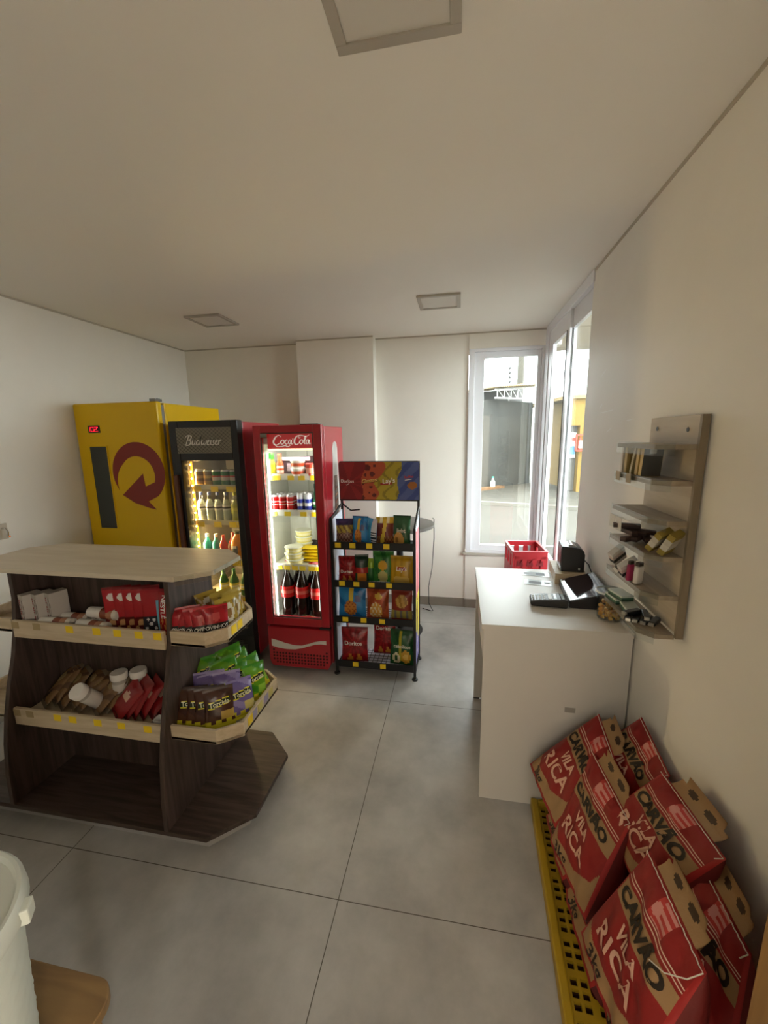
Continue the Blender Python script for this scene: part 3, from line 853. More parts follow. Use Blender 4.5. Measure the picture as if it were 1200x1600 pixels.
cbl = Proto(can_mesh('energy_can', .026, .132, [(.3, '26348f'), (.5, 'd8d8de'), (.75, '2a3aa0'), (1, 'cfd2da')], '', 'can'))
for i, x in enumerate((-1.122, -1.066)):
    cbl.put((x, 2.745, 1.215), R(50*i), 'blue and silver energy drink can, %s of the two in front' % ('left', 'right')[i], 'energy drink cans')
    cbl.put((x+.004, 2.81, 1.215), R(50*i), 'blue and silver energy drink can behind the %s front one' % ('left', 'right')[i], 'energy drink cans')
gbt = bottle('dark_bottle', [(.02, 0), (.022, .02), (.022, .12), (.011, .15), (.011, .17)], mat('dark_green_glass', '16301c', .12), '14201a', 'dark green bottle at the right end beside the energy drink cans', 'bottle', (.03, .09, .0225, '2f6a3c', 'd8d8c8'), .012, .03)
gbt.location = (-1.012, 2.76, 1.215)
mt_ = Proto(tub('margarine_tub', .056, .064, .036, 'ded070', 'e6dfae', 'd5d6bf', '', 'tub'))
for i in range(3):
    mt_.put((-1.205+(.004, -.003, .0)[i], 2.765, .807+i*.0475), i*.4, 'yellow margarine tub, %s of the front stack in the red fridge' % ('bottom', 'middle', 'top')[i], 'margarine tubs')
for i in range(5):
    mt_.put((-1.175, 2.90, .807+i*.0475), i*.4, 'yellow margarine tub, %s from the bottom of the rear stack' % ORD[i], 'margarine tubs')
cp = Proto(pack('cheese_pack', .15, .10, .024, lambda u, v: 'e8c81e' if v < .75 else 'd9b010', '', 'cheese pack', (), 8, 8, 0, True))
for i in range(5):
    cp.put((-1.085+(.006, -.006, .01, -.004, .002)[i], 2.79, .822+i*.0245), (R(-90), 0, R((-4, 6, -8, 5, 10)[i])), 'yellow cheese pack, %s from the bottom of the pile' % ORD[i], 'yellow cheese packs')
dk = Proto(pack('frozen_bag', .12, .15, .05, lambda u, v: 'd8b8a8' if disc(u, v, .5, .5, .28) else '2a2624', '', 'bag', (), 10, 12))
dk.put((-1.06, 2.90, .807), (R(-8), R(4), R(10)), 'black bag with pale picture behind the cheese packs', 'black bags in the red fridge')
dk.put((-1.02, 2.965, .807), (R(-8), R(-6), R(-20)), 'black bag at the very back right above the cheese packs', 'black bags in the red fridge')
pk = Proto(pack('ham_pack', .11, .08, .014, lambda u, v: 'e07a8a' if v < .7 else 'c8283c', '', 'meat pack', (), 6, 6))
pk.put((-1.012+.005, 2.722+.075, .815), (R(-90), 0, R(80)), 'pink sliced meat pack at the right front of the cheese shelf', 'sliced meat packs')
pk.put((-1.25, 2.80-.01, .815), (R(-90), 0, R(-10)), 'orange and pink pack at the left front under the tubs', 'sliced meat packs')
COLA = mat('cola', '1c0d08', .1, spec=.6)
lt = [(.04, 0), (.05, .012), (.046, .05), (.05, .1), (.045, .145), (.052, .2), (.05, .25), (.022, .33), (.014, .36), (.014, .375)]
ck = bottle('cola_bottle', lt, COLA, '1b1b1b', '', 'bottle', (.155, .24, .0535, 'cf2020', 'e06a5c'), .015, .022)
ckP = Proto(ck)
for i, (x, y, l) in enumerate(((-1.272, 2.765, 'leftmost of the front row'), (-1.155, 2.765, 'second from the left in the front row'), (-1.035, 2.755, 'rightmost of the front row'), (-1.10, 2.87, 'behind the gap between the two right front ones'), (-1.22, 2.87, 'behind the two left front ones'))):
    ckP.put((x, y, .4), R(30*i), 'large cola bottle with red label, '+l, 'cola bottles')
st = Proto(pack('wrapped_stick', .035, .13, .018, lambda u, v: 'e0d8d0' if v < .3 or v > .75 else ('c8a050' if v < .5 else 'a83a34'), '', 'stick', (), 6, 10))
st.put((-1.20+.03, 2.694, .411), (R(-90), R(0), R(-80)), 'wrapped snack stick lying left in front of the cola bottles', 'wrapped sticks')
st.put((-1.01, 2.694, .411), (R(-90), 0, R(78)), 'wrapped snack stick lying right in front of the cola bottles', 'wrapped sticks')

# ================================================================== SNACK RACK
rk = thing('snack_rack', 'black metal snack rack with printed header board and yellow price tags', 'rack', (-.58, 2.66, 0))
xl, xr, yb = -.292, .292, .29
def bar(mb, p, q, r=.009): return mb.tube([p, q], r, 6)
for nm, x, y, h in (('post', xl, 0, 1.19), ('post', xr, 0, 1.125), ('post', xl, yb, 1.56), ('post', xr, yb, 1.56)):
    g = MB().box(x-.009, x+.009, y-.009, y+.009, .012, h)
    po = g.build('post', BLACKM, rk)
    MB().lathe([(.022, 0), (.022, .01), (.01, .014)], x, y, 12).build('foot', BLACKP, po)
g = MB()
bar(g, (xl, 0, 1.185), (xl, yb, 1.245)); bar(g, (xr, 0, 1.12), (xr, yb, 1.225))
bar(g, (xl, .02, .05), (xl, yb, .05)); bar(g, (xr, .02, .05), (xr, yb, .05))
g.tube([(xl, yb-.01, 1.25), (-.27, yb-.03, 1.235), (-.2, yb-.09, 1.205), (-.13, yb-.1, 1.215)], .006, 6)
g.build('side_rail', BLACKM, rk)
# header board
def hdr(u, v):
    wv = .02*math.sin(v*9)
    if u < .27+wv+.05*v:
        a = math.atan2(v-.45, u-.12)
        return '8f1f22' if math.sin(a*9) > .3 else '7d181c'
    if u < .46+wv*2+.09*(v > .42)*min(1, (v-.42)*5):
        for cu, cv, r in ((.36, .85, .04), (.42, .68, .032), (.33, .66, .02), (.45, .9, .02), (.22+.02, .2, .035), (.29, .05, .03), (.40, .33, .02), (.44, .12, .025), (.36, .48, .012), (.30, .42, .014), (.47, .38, .02), (.38, .18, .014), (.27, .72, .014)):
            if disc(u, v, cu, cv, r, .48): return '5f1d16'
        return 'b5522f'
    if u < .78+wv-.06*(1-v):
        s = math.sin(u*38+math.sin(v*11)*2.2)
        return 'b3a02c' if s > -.75 else '8f7f20'
    if disc(u, v, .92, .38, .06, .6): return 'a8672c'
    s = math.sin(u*30-v*13)
    return '3f4f8c' if s > .2 else '54639c'
def rrect(x0, x1, z0, z1, r, n=5):
    P = []
    for cx_, cz_, a0 in ((x1-r, z1-r, 0), (x0+r, z1-r, 90), (x0+r, z0+r*.2, 180), (x1-r, z0+r*.2, 270)):
        rr = r if a0 < 180 else r*.2
        cx2 = cx_ if a0 < 180 else (x0+rr if a0 == 180 else x1-rr)
        for k in range(n+1):
            a = R(a0+90*k/n)
            P.append((cx2+rr*math.cos(a), cz_+rr*math.sin(a)))
    return P
hb = MB().prism(rrect(-.303, .303, 1.268, 1.562, .02), 'y', yb-.022, yb-.006).build('header_board', BLACKM, rk)
g = MB().grid(lambda u, v: (-.297+.594*u, yb-.0235, 1.278+.278*v), 90, 44, 0, lambda u, v: lin(hdr(u, v)))
H = lambda x0_, z0_, s, tilt=0: (lambda x, y: (x0_+x*s-y*s*0+0, yb-.025, z0_+y*s+x*s*tilt))
g.text('Doritos', H(-.287, 1.405, .023), 0, lin('e8e4dc'))
g.add([(-.25, yb-.025, 1.392), (-.243, yb-.025, 1.382), (-.22, yb-.025, 1.402), (-.243, yb-.025, 1.388)], [(0, 1, 2, 3)], 0, lin('e8e4dc'))
for dx, dz, c_ in ((.003, -.003, '3c1410'), (-.002, .002, 'e8d9a8'), (.002, .002, 'e8d9a8'), (0, 0, 'd9a83a')):
    g.text('Cheetos', (lambda dx, dz: (lambda x, y: (-.128+dx+x*.0245+y*.004, yb-.0255-(.0004 if c_ == 'd9a83a' else 0), 1.398+dz+y*.028+x*.0035)))(dx, dz), 0, lin(c_))
g.add([(.012, yb-.0245, 1.385), (.1, yb-.0245, 1.393), (.1, yb-.0245, 1.408), (.012, yb-.0245, 1.4)], [(0, 1, 2, 3)], 0, lin('a3281f'))
g.text("Lay's", H(.03, 1.398, .036, .08), 0, lin('efe8d6'))
g.text('Ruffles', H(.19, 1.435, .019, .12), 0, lin('c0352e'))
g.add([(.195, yb-.0245, 1.42), (.245, yb-.0245, 1.428), (.245, yb-.0245, 1.433), (.195, yb-.0245, 1.425)], [(0, 1, 2, 3)], 0, lin('e8e4dc'))
g.build('header_print', PAPER, hb)
# side panels (printed outside, pale inside)
def sidep(u, v):
    if v > .52: return 'd98a8e' if math.sin(u*11+v*7) > -.2 else 'c2616a'
    if v > .2+.05*math.sin(u*6): return 'd9c94a' if abs(u-.5) > .12 or v > .45 else '8f7f2a'
    return '8f86c0' if math.sin(u*9-v*16) > -.3 else '6d66a8'
for sx, zt0, zt1 in ((-1, 1.17, 1.20), (1, 1.09, 1.17)):
    x = sx*.292
    g = MB().prism([(.012, .08), (yb-.012, .08), (yb-.012, zt1), (.012, zt0)], 'x', x-.002, x+.002, 0, lin('cfd3e0'))
    if sx > 0:
        g.grid(lambda u, v: (x+.0032, .014+(yb-.028)*u, .085+(1.085-.085)*v), 14, 60, 0, lambda u, v: lin(sidep(u, v)))
        g.text("Lay's", lambda a, b: (x+.0045, .10+b*.08, .40+a*.08), 0, lin('8a2a22'))
        g.text('Ruffles', lambda a, b: (x+.0045, .12+b*.05, .14+a*.05), 0, lin('e8dfe8'))
    g.build('side_panel', PAPER, rk)
LIPS = ((.970, 1.02), (.69, .738), (.418, .466), (.066, .116))
TAGX = ((-.245, -.14, -.02, .10), (-.225, -.12, -.01, .115), (-.21, -.075, .06), (-.145, .06))
for (z0, z1), tx in zip(LIPS, TAGX):
    s_ = MB().box(xl+.009, xr-.009, -.012, -.006, z0, z1).box(xl+.009, xr-.009, -.006, yb-.03, z0-.006, z0).build('shelf', BLACKM, rk)
    MB().box(xl+.012, xr-.012, -.004, yb-.04, z0, z0+.006).build('shelf_liner', mat('liner_pale', 'd5d8e2', .5), s_)
    g = MB()
    for k in range(17): g.tube([(xl+.02+k*.034, 0, z0+.009), (xl+.02+k*.034, yb-.04, z0+.009)], .0022, 5)
    for k in range(7): g.tube([(xl+.012, .01+k*.036, z0+.0115), (xr-.012, .01+k*.036, z0+.0115)], .0022, 5)
    g.build('wire_grid', BLACKM, s_)
    price_tags(s_, [x+.0 for x in tx], z0+.008, z1-.006, -.012, .042)

def radial(u, v, a, b, cu=.5, cv=.5, k=11, th=.25):
    return a if math.sin(math.atan2(v-cv, u-cu)*k+3*math.hypot(u-cu, v-cv)) > th else b
def tortilla(u, v):
    if v > .95 or v < .05: return '6f1518'
    if v < .26 and abs(u-.5) < .32 and abs(((u-.18)*3.0) % 1-.5) < .42*(1-(v-.02)/.3): return 'c77a2c'
    return radial(u, v, 'a3191f', '861318', .5, .55)
def chips_yellow(u, v):
    if v > .96 or v < .04: return 'b3912a'
    if v < .3 and disc(u, v, .5, .12, .34, 1.2): return 'd8b45a'
    if disc(u, v, .5, .56, .2, 2.0): return 'a83224' if abs(v-.56) < .05 else 'd8a82a'
    return 'c99d22' if math.sin(u*21) > -.4 else 'bb8f1c'
def onion_green(u, v):
    if v > .95 or v < .04: return '1f4a28'
    if disc(u, v, .28, .2, .17) and not disc(u, v, .28, .2, .08): return 'd8d0a8'
    if disc(u, v, .68, .25, .2): return 'c99a30' if not disc(u, v, .68, .25, .1) else 'e0bb5a'
    if abs(u-.45) < .06 and v > .12: return 'b0a42c'
    return '23582e' if math.sin(u*13+v*9) > -.5 else '1b4826'
def blue_snack(u, v):
    if v > .95 or v < .04: return '1e5f96'
    if disc(u, v, .45, .3, .24): return 'c9853a' if math.sin(u*40)*math.sin(v*40) > -.2 else 'a3572c'
    if abs(u-.47) < .1 and .5 < v < .9: return 'e0bc3a'
    if disc(u, v, .72, .6, .12): return '3f4a7a'
    return '2f86c4' if math.sin(u*6+v*8) > -.6 else '1f6aa8'
def orange_snack(u, v):
    if v > .95 or v < .04: return '8a3a1e'
    if disc(u, v, .45, .25, .28): return 'd9a04a' if math.sin(u*36)*math.sin(v*32) > -.3 else 'e8d8b0'
    if disc(u, v, .55, .72, .16, 1.6): return 'd9b03a'
    return 'b5522c' if math.sin(u*9-v*6) > -.5 else '94401f'
def brown_snack(u, v):
    if v > .95 or v < .04: return '7a2a1e'
    if disc(u, v, .52, .62, .3, 1.4): return 'c79a4a' if math.sin(u*24+v*10) > -.2 else 'a3742c'
    if v < .32: return '9f8f45' if math.sin(u*22) > 0 else '6f6a60'
    return '8f3524'
def purple_snack(u, v):
    if v > .74: return '2e2450'
    if v > .45: return 'b59a3a' if math.sin(u*20+v*20) > -.3 else '7a5a34'
    return '8f6a5a' if math.sin(u*34)*math.sin(v*30) > 0 else '5f3a34'
def light_green(u, v):
    if disc(u, v, .35, .2, .3, 1.1): return 'c9974a' if not disc(u, v, .25, .2, .1) else '8f6630'
    return '2f5a38' if v < .96 else '23472c'
def choc_corn(u, v):
    if v > .8: return 'd0a52e' if math.sin(u*16) > -.2 else 'efe0b0'
    if abs(u-.5+(.55-v)*.3) < .1: return 'd8b53a'
    if v < .35: return '8f5a2c' if math.sin(u*40)*math.sin(v*40) > 0 else '6d3a22'
    return '7a2f22'
def rackbag(nm, w, h, paint, x, z, lab, txt=(), y=.06, lean=-6, rz=0, th=.055):
    o = pack('chip_bag', w, h, th, paint, lab, 'chip bag', txt, 18, 24)
    o.location = (-.58+x, 2.66+y, z)
    o.rotation_euler = (R(lean), 0, R(rz))
    o['group'] = nm
    return o
g1, g2, g3, g4 = ('snack bags on the %s shelf of the rack' % s for s in ('top', 'second', 'third', 'bottom'))
Z = [l[0]+.0145 for l in LIPS]
rackbag(g1, .125, .185, purple_snack, -.215, Z[0], 'purple topped brown snack bag at the left end of the rack top shelf', rz=6)
rackbag(g1, .12, .205, blue_snack, -.105, Z[0], 'bright blue snack bag second on the rack top shelf', lean=-8, rz=-8)
rackbag(g1, .11, .19, lambda u, v: '3aa0d8' if u < .55 else ('d8dde2' if math.sin(v*60) > 0 or v > .5 else '30343c'), -.022, Z[0], 'shiny blue bag showing its barcode edge on the rack top shelf', rz=-42, th=.03)
rackbag(g1, .125, .20, choc_corn, .075, Z[0], 'brown and gold snack bag on the rack top shelf', lean=-8)
rackbag(g1, .125, .215, light_green, .195, Z[0], 'dark green snack bag at the right end of the rack top shelf', [('light', .5, .52, .028, 'e8e4d0')], rz=-5, lean=-7)
rackbag(g2, .13, .19, tortilla, -.205, Z[1], 'red tortilla chip bag at the left end of the rack second shelf', [('Doritos', .5, .42, .021, 'efe6de')], rz=4)
rackbag(g2, .10, .20, lambda u, v: ('1f3a2c' if v > .55 else ('b32f2c' if v > .35 else ('d8842c' if disc(u, v, .5, .2, .35, 1) else '2a4a30'))), -.098, Z[1], 'dark green and red snack bag, second on the rack second shelf', rz=12, y=.07)
rackbag(g2, .05, .17, lambda u, v: '2f6a34' if v < .6 else '8fb02a', -.04, Z[1], 'narrow green snack bag squeezed between its neighbours on the second shelf', y=.085, th=.03)
rackbag(g2, .155, .225, lambda u, v: ('d8a82a' if disc(u, v, .5, .55, .24, 1.5) else ('c9c27a' if disc(u, v, .5, .18, .22) else ('3f8a3a' if math.sin(u*11+v*6) > -.4 else '2c6a30'))), .055, Z[1], 'leaf green snack bag with yellow centre on the rack second shelf', y=.09)
rackbag(g2, .17, .205, chips_yellow, .195, Z[1], 'golden yellow potato chip bag at the right end of the second shelf', [("Lay's", .5, .56, .030, 'f0e6d0', .1)], rz=-3)
rackbag(g3, .205, .235, blue_snack, -.175, Z[2], 'wide blue snack bag at the left end of the rack third shelf', rz=3)
rackbag(g3, .165, .235, orange_snack, .015, Z[2], 'orange brown snack bag in the middle of the rack third shelf')
rackbag(g3, .155, .225, brown_snack, .175+.015, Z[2], 'brown snack bag with flat crackers at the right end of the third shelf', rz=-3)
rackbag(g4, .20, .265, tortilla, -.165, Z[3], 'large red tortilla chip bag at the left front of the rack bottom shelf', [('Doritos', .46, .56, .032, 'efe6de')], rz=5, y=.05)
rackbag(g4, .17, .26, tortilla, .035, Z[3], 'large red tortilla chip bag standing further back in the middle of the bottom shelf', [('Doritos', .5, .80, .030, 'efe6de')], y=.19, th=.05)
rackbag(g4, .18, .265, onion_green, .19, Z[3], 'large dark green onion ring bag on the rack bottom shelf', [('cebolitos', .52, .56, .026, 'e4e2c8')], rz=-5, y=.055)

# round bistro table and cable behind the rack
bt_ = thing('bistro_table', 'round dark grey table behind the snack rack', 'table', (-.50, 3.42, 0))
MB().lathe([(.29, .965), (.30, .97), (.30, .995), (.285, 1.0)], n=40).build('table_top', mat('table_grey', '57524c', .35), bt_, smooth=True)
MB().lathe([(.03, .02), (.03, .965)], n=14).build('pedestal', BLACKM, bt_, smooth=True)
MB().lathe([(.2, 0), (.2, .012), (.03, .03)], n=30).build('table_base', BLACKM, bt_, smooth=True)
MB().lathe([(.045, .935), (.06, .965)], .13, -.1, 14).build('bracket', BLACKM, bt_)
g = MB().tube([(-.225, 3.62, 1.005), (-.215, 3.64, .99), (-.215, 3.66, .8), (-.235, 3.7, .5), (-.27, 3.75, .3), (-.27, 3.78, .12), (-.23, 3.8, .03), (-.25, 3.85, .006), (-.34, 3.9, .006)], .0035, 6)
tag(g.build('power_cable', BLACKP, smooth=True), 'thin dark cable hanging from the round table to the floor', 'cable')

# ================================================================== GONDOLA
DW = wood('gondola_wood', '372b23', '52423a', (9, 9, .7), .5, 5)
DWH = wood('gondola_wood_flat', '372b23', '52423a', (.8, 10, 9), .5, 5)
LW = wood('light_wood', 'c4b090', 'd2c0a2', (1.2, 10, 10), .45, 5)
TW = wood('top_wood', 'd0c1a8', 'dacdb6', (.8, 7, 7), .4, 4)
gd = thing('display_gondola', 'dark wood display gondola with light trays and pale top', 'shelving unit', (-1.6, 1.57, 0))
PF = [(.0, .10), (.316, .10), (.312, .25), (.295, .396), (.27, .525), (.238, .65), (.198, .775), (.168, .9), (.15, 1.04), (.148, 1.182)]
def panel_poly(): return [(-y, z) for y, z in PF[1:]]+[(y, z) for y, z in PF[1:][::-1]]
for sx in (-1, 1):
    MB().prism(panel_poly(), 'x', sx*.40-.011, sx*.40+.011).build('side_panel', DW, gd, bevel=.0015)
MB().box(-.389, .389, -.009, .009, .10, 1.18).build('centre_panel', DW, gd)
def octa(xe, xo, yf, yc, ins=0):
    """tray outline, mirrored end to end: xe corner x at the front, xo outermost x, yf front, yc where the long end side starts"""
    return [(-xe+ins*.4, -yf+ins), (xe-ins*.4, -yf+ins), (xo-ins, -yc+ins*.4), (xo-ins, yc-ins*.4), (xe-ins*.4, yf-ins), (-xe+ins*.4, yf-ins), (-xo+ins, yc-ins*.4), (-xo+ins, -yc+ins*.4)]
MB().prism(octa(.483, .60, .208, .108), 'z', 1.182, 1.202).build('top_board', TW, gd, bevel=.002)
MB().prism(octa(.585, .738, .315, .172), 'z', .078, .10).build('base_board', DWH, gd, bevel=.002)
MB().prism(octa(.56, .683, .268, .14), 'z', 0, .078).build('plinth', mat('plinth_grey', 'a9a7a4', .5), gd)
ap = MB().prism([(.49, -.206), (.604, -.10), (.606, -.102), (.492, -.209)], 'z', 1.165, 1.203).box(.601, .603, -.1, .108, 1.165, 1.203).build('price_strip', CLEAR, gd)
def tray(zf, zt, yf, xe, xo, yc, tags_f, tags_e, slant):
    tz = zf
    b_ = MB()
    # middle decks between the panels, front and back of the centre panel
    tr_ = MB().box(-.389, .389, -yf+.002, -.009, zf-.012, zf).build('tray', LW, gd)
    MB().box(-.389, .389, -yf-.012, -yf+.002, zf-.03, zt).build('lip', LW, tr_, bevel=.001)
    for i, x in enumerate(tags_f):
        MB().box(x-.019, x+.019, -yf-.0136, -yf-.0122, zt-.037, zt-.006).build('price_tag', YTAG if i > 1 else mat('faded_tag', 'a8936a', .6), tr_)
    MB().box(-.389, .389, .009, yf-.002, zf-.012, zf).box(-.389, .389, yf-.002, yf+.012, zf-.03, zt).build('rear_tray', LW, gd, bevel=.001)
    for sx in (-1, 1):
        P = [(sx*.411, -yf), (sx*xe, -yf), (sx*xo, -yc), (sx*xo, yc), (sx*xe, yf), (sx*.411, yf)]
        t_ = MB().prism(P, 'z', zf-.012, zf).build('end_tray', LW, gd)
        g = MB()
        th = .013
        for (ax, ay), (bx, by) in zip(P[:-1], P[1:]):
            dx, dy = bx-ax, by-ay
            l = math.hypot(dx, dy)
            nx, ny = -dy/l*th*(1 if sx > 0 else -1), dx/l*th*(1 if sx > 0 else -1)
            g.prism([(ax, ay), (bx, by), (bx+nx, by+ny), (ax+nx, ay+ny)], 'z', zf-.012, zt)
        g.build('lip', LW, t_, bevel=.001)
        for y, c_ in tags_e:
            MB().box(min(sx*xo, sx*(xo+.0014)), max(sx*xo, sx*(xo+.0014)), y-.02, y+.02, zt-.046, zt-.008).build('price_tag', c_, t_)
LILAC = mat('lilac_tag', '9d94ad', .6)
PALE = mat('pale_tag', 'cbbf6e', .6)
tray(.895, .947, .170, .572, .640, .105, (-.372, -.255, -.08, .06, .165, .27, .36), ((-.06, YTAG), (-.01, YTAG)), 0)
tray(.495, .547, .232, .622, .712, .165, (-.372, -.30, -.15, -.07, .06, .18, .31), ((-.11, YTAG), (-.07, LILAC), (-.02, PALE), (.04, LILAC), (.09, PALE)), 0)

# goods on the gondola
gq = 'upright wafer cartons on the upper tray'
g = MB().box(-.022, .022, -.037, .037, 0, .16, col=lin('b9b1a6'))
for k in range(13): g.box(-.017, -.010, -.0378, -.037, .012+k*.0108, .0195+k*.0108, col=lin('963a38' if k % 4 else 'b9b1a6'))
for k in range(20): g.box(-.004+.007*(k % 4), .001+.007*(k % 4), -.0378, -.037, .015+.026*(k//4), .033+.026*(k//4), col=lin(('8a8078', 'cfc8be', '9b8f86')[k % 3]))
g = g.build('wafer_carton', PAPER)
tag(g, '', 'carton')
wc = Proto(g)
for i, (x, y) in enumerate(((-1.945, 1.452), (-1.895, 1.47), (-1.845, 1.49))):
    wc.put((x, y, .8965), R(-18), 'upright pale printed wafer carton, %s from the left end of the upper tray' % ORD[i], gq)
def roll(nm='cookie_roll'):
    t = thing(nm, '', 'cookies')
    g = MB()
    ps = [(.012, -.085), (.025, -.08), (.027, -.04), (.027, -.005), (.027, .03), (.027, .06), (.025, .08), (.012, .085)]
    g.lathe(ps, 0, 0, 16, 0, [lin(c_) for c_ in ('cfc8bc', 'e6e0d6', 'e6e0d6', '8a4a34', 'b07a5a', 'd8cdbd', 'cfc8bc')], True, 'x')
    g.text('Nestlé', lambda x, y: (-.075+x*.013, -.0262-.0016*math.cos((y-.5)*1.2), (y-.5)*.014), 0, lin('3a3030'))
    o = g.build('wrapper', FILM, t, smooth=True)
    return t
cr_ = Proto(roll())
for i, (x, y, z, rz, l) in enumerate(((-1.80, 1.438, .924, 3, 'front left'), (-1.605, 1.436, .924, -6, 'front right'), (-1.76, 1.494, .924, 0, 'rear left'), (-1.57, 1.497, .924, 4, 'rear right'), (-1.57, 1.47, .972, -3, 'topmost'))):
    cr_.put((x, y, z), (R(10*i), 0, R(rz)), 'white and brown cookie roll lying on the upper tray, %s of the pile' % l, 'cookie rolls')
def red_cookie(u, v):
    if v > .95: return '7a1418'
    if disc(u, v, .3, .78, .2, 1.2): return 'e8ddd5' if disc(u, v, .3, .78, .15, 1.8) else 'a81c24'
    if v < .34: return next((('b98a5a', '7a4a2c')[k % 2] for k, (a, b, r) in enumerate(((.25, .2, .12), (.62, .24, .13), (.85, .12, .1), (.45, .08, .09), (.1, .08, .08))) if disc(u, v, a, b, r, 1.6)), '5a1a18')
    return 'a3161f'
def red_blue(u, v):
    if u > .55 and v < .75: return '7ab5cc' if not disc(u, v, .75, .35, .14) else 'd8c25a'
    if v < .4: return next(('d8d4d0' for a, b, r in ((.12, .1, .06), (.3, .2, .07), (.45, .09, .06), (.2, .32, .05), (.42, .3, .06)) if disc(u, v, a, b, r, 1.6)), '2c2a30')
    return 'a3161f'
rp = Proto(pack('cookie_pack', .115, .205, .018, red_cookie, '', 'cookies', (), 28, 36))
for i, (x, y) in enumerate(((-1.495, 1.47), (-1.450, 1.478), (-1.408, 1.485), (-1.366, 1.49))):
    rp.put((x, y, .8965), (R(-3), 0, R(30)), 'red cookie pack standing on the upper tray, %s from the cookie rolls' % ORD[i], 'red cookie packs on the upper tray')
o = pack('cookie_pack', .115, .195, .018, red_blue, 'red and pale blue cookie pack standing on the upper tray', 'cookies', (), 28, 36)
o.location, o.rotation_euler, o['group'] = (-1.315, 1.482, .8965), (R(-3), 0, R(24)), 'red cookie packs on the upper tray'
o = pack('cookie_pack', .068, .195, .03, lambda u, v: '9f141c' if v > .42 else ('b5703a' if math.sin(u*20)*math.sin(v*22) > .1 else '8f141a'), 'narrow red cookie pack with white lettering beside the gondola end panel', 'cookies', [('NESTLÉ', .5, .68, .022, 'efe8e2', 0, -90)])
o.location, o.rotation_euler, o['group'] = (-1.248, 1.452, .8965), (R(-4), 0, R(-4)), 'red cookie packs on the upper tray'
# lower tray
def brownbag(u, v):
    if v > .9 or v < .08: return '7d6c56'
    if disc(u, v, .5, .68, .2, 1.6): return '9c8258'
    return '7d5d3c' if math.sin(v*14+2*math.sin(u*5)) > -.5 else '5f4530'
bb = Proto(pack('biscuit_bag', .12, .20, .035, brownbag, '', 'biscuits', (), 24, 34))
for i in range(8):
    bb.put((-1.945+i*.047, 1.418+(i % 2)*.012, .502+.004*(i % 2)), (R(-46+rng.uniform(-8, 8)), R(rng.uniform(-12, 12)), R(-32)), 'brown biscuit bag leaning on the lower tray, %s from its left end' % ORD[i], 'brown biscuit bags')
jr = thing('snack_jar', '', 'jar')
MB().lathe([(.03, 0), (.033, .006), (.033, .12), (.029, .135), (.029, .15)], n=20, cols=[lin('6d6256'), lin('c9c2b6'), lin('a8a094'), lin('d0c8bc')]).build('body', GLOSS, jr, smooth=True)
MB().lathe([(.036, .138), (.037, .142), (.037, .166), (.034, .17)], n=22).build('lid', mat('jar_lid', 'e4ded4', .4), jr, smooth=True)
jP = Proto(jr)
jP.put((-1.568, 1.492, .4965), 0, 'white lidded jar standing on the lower tray, left of the two upright', 'white lidded jars')
jP.put((-1.492, 1.525, .4965+.001), 0, 'white lidded jar standing on the lower tray, right of the two upright', 'white lidded jars')
jP.put((-1.645, 1.462, .513), (R(38), R(0), R(-12)), 'white lidded jar lying on its side on the lower tray', 'white lidded jars')
def darkred(u, v): return ('6a1418' if v > .35 else '4c0f12') if not (disc(u, v, .5, .6, .22, 2)) else 'a82f2c'
dp = Proto(pack('wafer_pack', .12, .17, .03, lambda u, v: '8f1d1f' if (v > .12 and not disc(u, v, .5, .6, .25, 2.4)) else ('c9a08a' if v > .5 else '6a1416'), '', 'wafers', ()))
for i in range(7):
    dp.put((-1.535+i*.036, 1.405+.009*i, .503+.0*i), (R(-42+rng.uniform(-8, 8)), R(8+rng.uniform(-8, 8)), R(-34)), 'dark red wafer pack leaning on the lower tray, %s from the jars' % ORD[i], 'dark red wafer packs')
bk_ = Proto(pack('chocolate_bar', .10, .16, .016, lambda u, v: '4a342a' if v < .8 else '2f2420', '', 'chocolate', ()))
for i in range(3):
    bk_.put((-1.262-.004*i, 1.47+.02*i, .506+i*.0175), (R(-86), 0, R(10-8*i)), 'dark chocolate bar lying beside the gondola end panel, %s of the pile' % ('bottom', 'middle', 'top')[i], 'dark chocolate bars')
pt = thing('paper_tray', 'small white tapered paper tray at the right end of the lower tray', 'tray', (-1.262, 1.365, .4965))
MB().add([(-.018, 0, 0), (.018, 0, 0), (.032, -.004, .045), (-.032, -.004, .045), (-.018, .03, 0), (.018, .03, 0), (.032, .034, .045), (-.032, .034, .045)], [(0, 1, 2, 3), (5, 4, 7, 6), (4, 0, 3, 7), (1, 5, 6, 2), (0, 4, 5, 1)], 0).build('shell', mat('paper_white', 'e4e0d8', .6), pt)
MB().box(-.055, -.034, .0, .02, 0, .022).build('price_stub', mat('paper_grey', 'a09a92', .6), pt)
